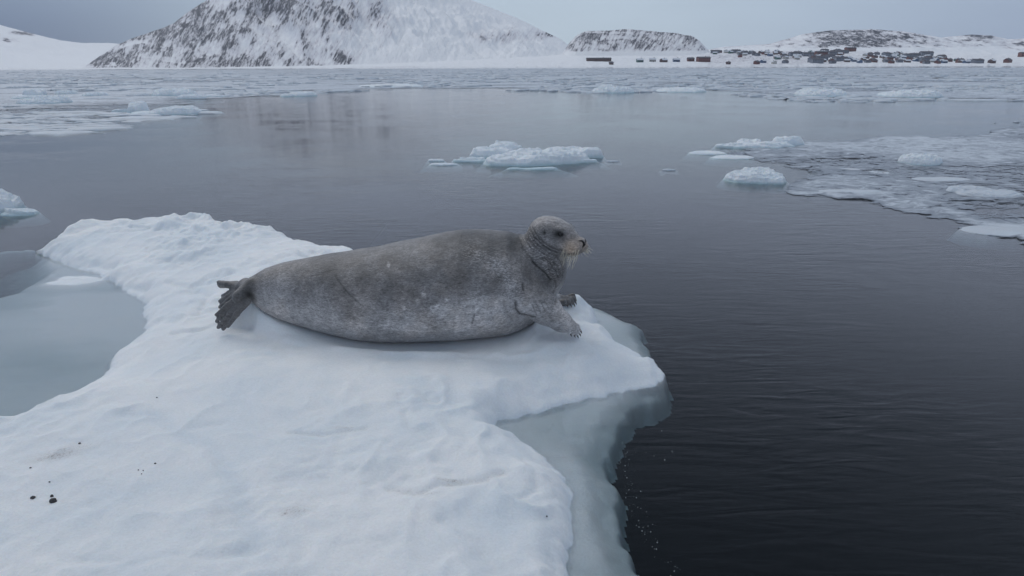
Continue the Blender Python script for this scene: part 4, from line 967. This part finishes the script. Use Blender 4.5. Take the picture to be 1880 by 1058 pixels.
KINDS = {
 'red': ('house', 9, 7, 3.2, 2.2, 'red', m_roofd, 4, 1), 'brown': ('house', 9, 7, 3.0, 2.0, 'brown', m_roofs, 4, 1), 'grey': ('house', 10, 7, 3.2, 1.8, 'grey', m_roofd, 4, 1), 'green': ('house', 9, 7, 3.2, 2.0, 'green', m_roofs, 4, 1),
 'blue': ('house', 9, 7, 3.2, 2.0, 'blue', m_roofs, 4, 1), 'pale': ('house', 9, 7, 3.2, 2.0, 'pale', m_roofs, 4, 1), 'row': ('row_house', 36, 8, 3.4, 1.4, 'brown', m_roofd, 12, 2), 'block': ('house_block', 20, 9, 5.6, 1.8, 'grey', m_roofd, 7, 2), 'redblock': ('house_block', 18, 9, 5.6, 1.6, 'red', m_roofd, 6, 2), 'shed': ('shed', 5, 4, 2.2, 1.0, 'brown', m_roofd, 2, 1)}
GV = 'houses of the far village'
for k, a, Dq, rz, lab, c_ in [
    ('row', 1098, 1010, .02, 'long dark row of dwellings at the left end of the village', 'row house'), ('green', 1173, 985, .1, 'dark green house with snowy roof alone below the rocky hill', 'house'),
    ('pale', 1197, 990, -.1, 'pale house second in the row below the rocky hill', 'house'), ('brown', 1219, 988, .5, 'dark brown house third in the row below the rocky hill', 'house'),
    ('blue', 1240, 992, 0., 'blue grey house fourth in the row below the rocky hill', 'house'), ('red', 1266, 992, .05, 'bright red house fifth in the row below the rocky hill', 'house'),
    ('redblock', 1290, 985, .2, 'larger dark red house at the right end of the row below the rocky hill', 'house'), ('shed', 1122, 940, .3, 'small brown shed on the shore before the long row', 'shed'),
    ('shed', 1337, 935, .5, 'dark shed standing alone on the snow by the shore below the village', 'shed'), ('redblock', 1506, 1110, .1, 'long dark red block above the middle of the village', 'house block'),
    ('redblock', 1558, 1250, .1, 'red block highest up on the slope behind the village', 'house block'), ('block', 1700, 1170, 0, 'big grey block at the back right of the village', 'house block'),
    ('red', 1763, 960, .1, 'red house third from the right end of the village', 'house'), ('brown', 1822, 960, .6, 'brown house second from the right end of the village', 'house'), ('red', 1850, 960, .5, 'red house at the right end of the front row', 'house'),
    ('redblock', 1880, 1160, .0, 'red house cut by the right side of the photo', 'house')]:
    house(k, a, Dq, rz, lab, GV, c_, .95)
rh = random.Random(12); crowd = []
LAB = {'red': 'one of many small red houses with dark roofs in the crowded village', 'brown': 'one of many small brown houses in the crowded village', 'grey': 'one of many small grey houses in the crowded village', 'green': 'one of the small green houses with snowy roofs in the crowded village', 'blue': 'one of many small blue houses in the crowded village', 'pale': 'one of the small pale houses with snowy roofs in the crowded village', 'block': 'one of the longer grey two storey blocks in the crowded village'}
clusters = [(1310, 1370, 1230, 1300, 12), (1355, 1430, 1110, 1260, 20), (1415, 1470, 1020, 1200, 16), (1455, 1550, 1030, 1230, 30), (1490, 1590, 940, 1010, 14), (1585, 1680, 1000, 1200, 28), (1640, 1740, 950, 1120, 28), (1690, 1800, 930, 1010, 14), (1560, 1640, 930, 980, 7), (1350, 1450, 925, 960, 4)]
pos = []
for (a0, a1, d0, d1, n) in clusters:
    for i in range(n):
        for _ in range(30):
            a, dq = rh.uniform(a0, a1), rh.uniform(d0, d1); x = (a - 940) / F * dq
            if all(abs(x - u) > 11 or abs(dq - v_) > 12 for u, v_ in pos): break
        pos.append((x, dq)); k = rh.choices(['red', 'brown', 'grey', 'green', 'blue', 'pale', 'block'], [4, 4, 5, 2, 3, 2, 2])[0]
        crowd.append((a, dq, k, rh.choice([0, .1, -.15, .3, 1.5, .6])))

ORD = ['first', 'second', 'third', 'fourth', 'fifth', 'sixth', 'seventh', 'eighth', 'ninth', 'tenth'] + ['%dth' % i if i not in (21, 22, 23, 31, 32, 33) else {21: '21st', 22: '22nd', 23: '23rd', 31: '31st', 32: '32nd', 33: '33rd'}[i] for i in range(11, 60)]
NAMES = {'red': 'small red house', 'brown': 'small brown house', 'grey': 'small grey house', 'green': 'small green house', 'blue': 'small blue house', 'pale': 'small pale house', 'block': 'longer grey block'}
ROWS = [(0, 1000, 'in the front rows by the shore'), (1000, 1130, 'in the middle rows of the village'), (1130, 9999, 'in the back rows up the slope')]
for k in NAMES:
    for r0, r1, where in ROWS:
        for i, (a, dq, _, rz) in enumerate(sorted(c for c in crowd if c[2] == k and r0 <= c[1] < r1)):
            house(k, a, dq, rz, '%s %s from the left %s' % (ORD[i], NAMES[k], where), 'houses of the far village', 'house', .75)

# ------------------------------------------------------------------ haze over the bay
m_haze, nt, o = mat('haze_air')
pv = N(nt, 'ShaderNodeVolumePrincipled'); pv.inputs['Color'].default_value = (.85, .90, 1.0, 1); pv.inputs['Density'].default_value = 6e-5; pv.inputs['Anisotropy'].default_value = 0.2
nt.links.new(pv.outputs[0], o.inputs['Volume'])
v, f = boxm(-5200, 5200, -500, 6400, -8, 900)
hz = mesh_obj('haze', v, f, m_haze, smooth=False); tag(hz, 'thin cold haze softening the far hills and village', 'haze', kind='stuff')
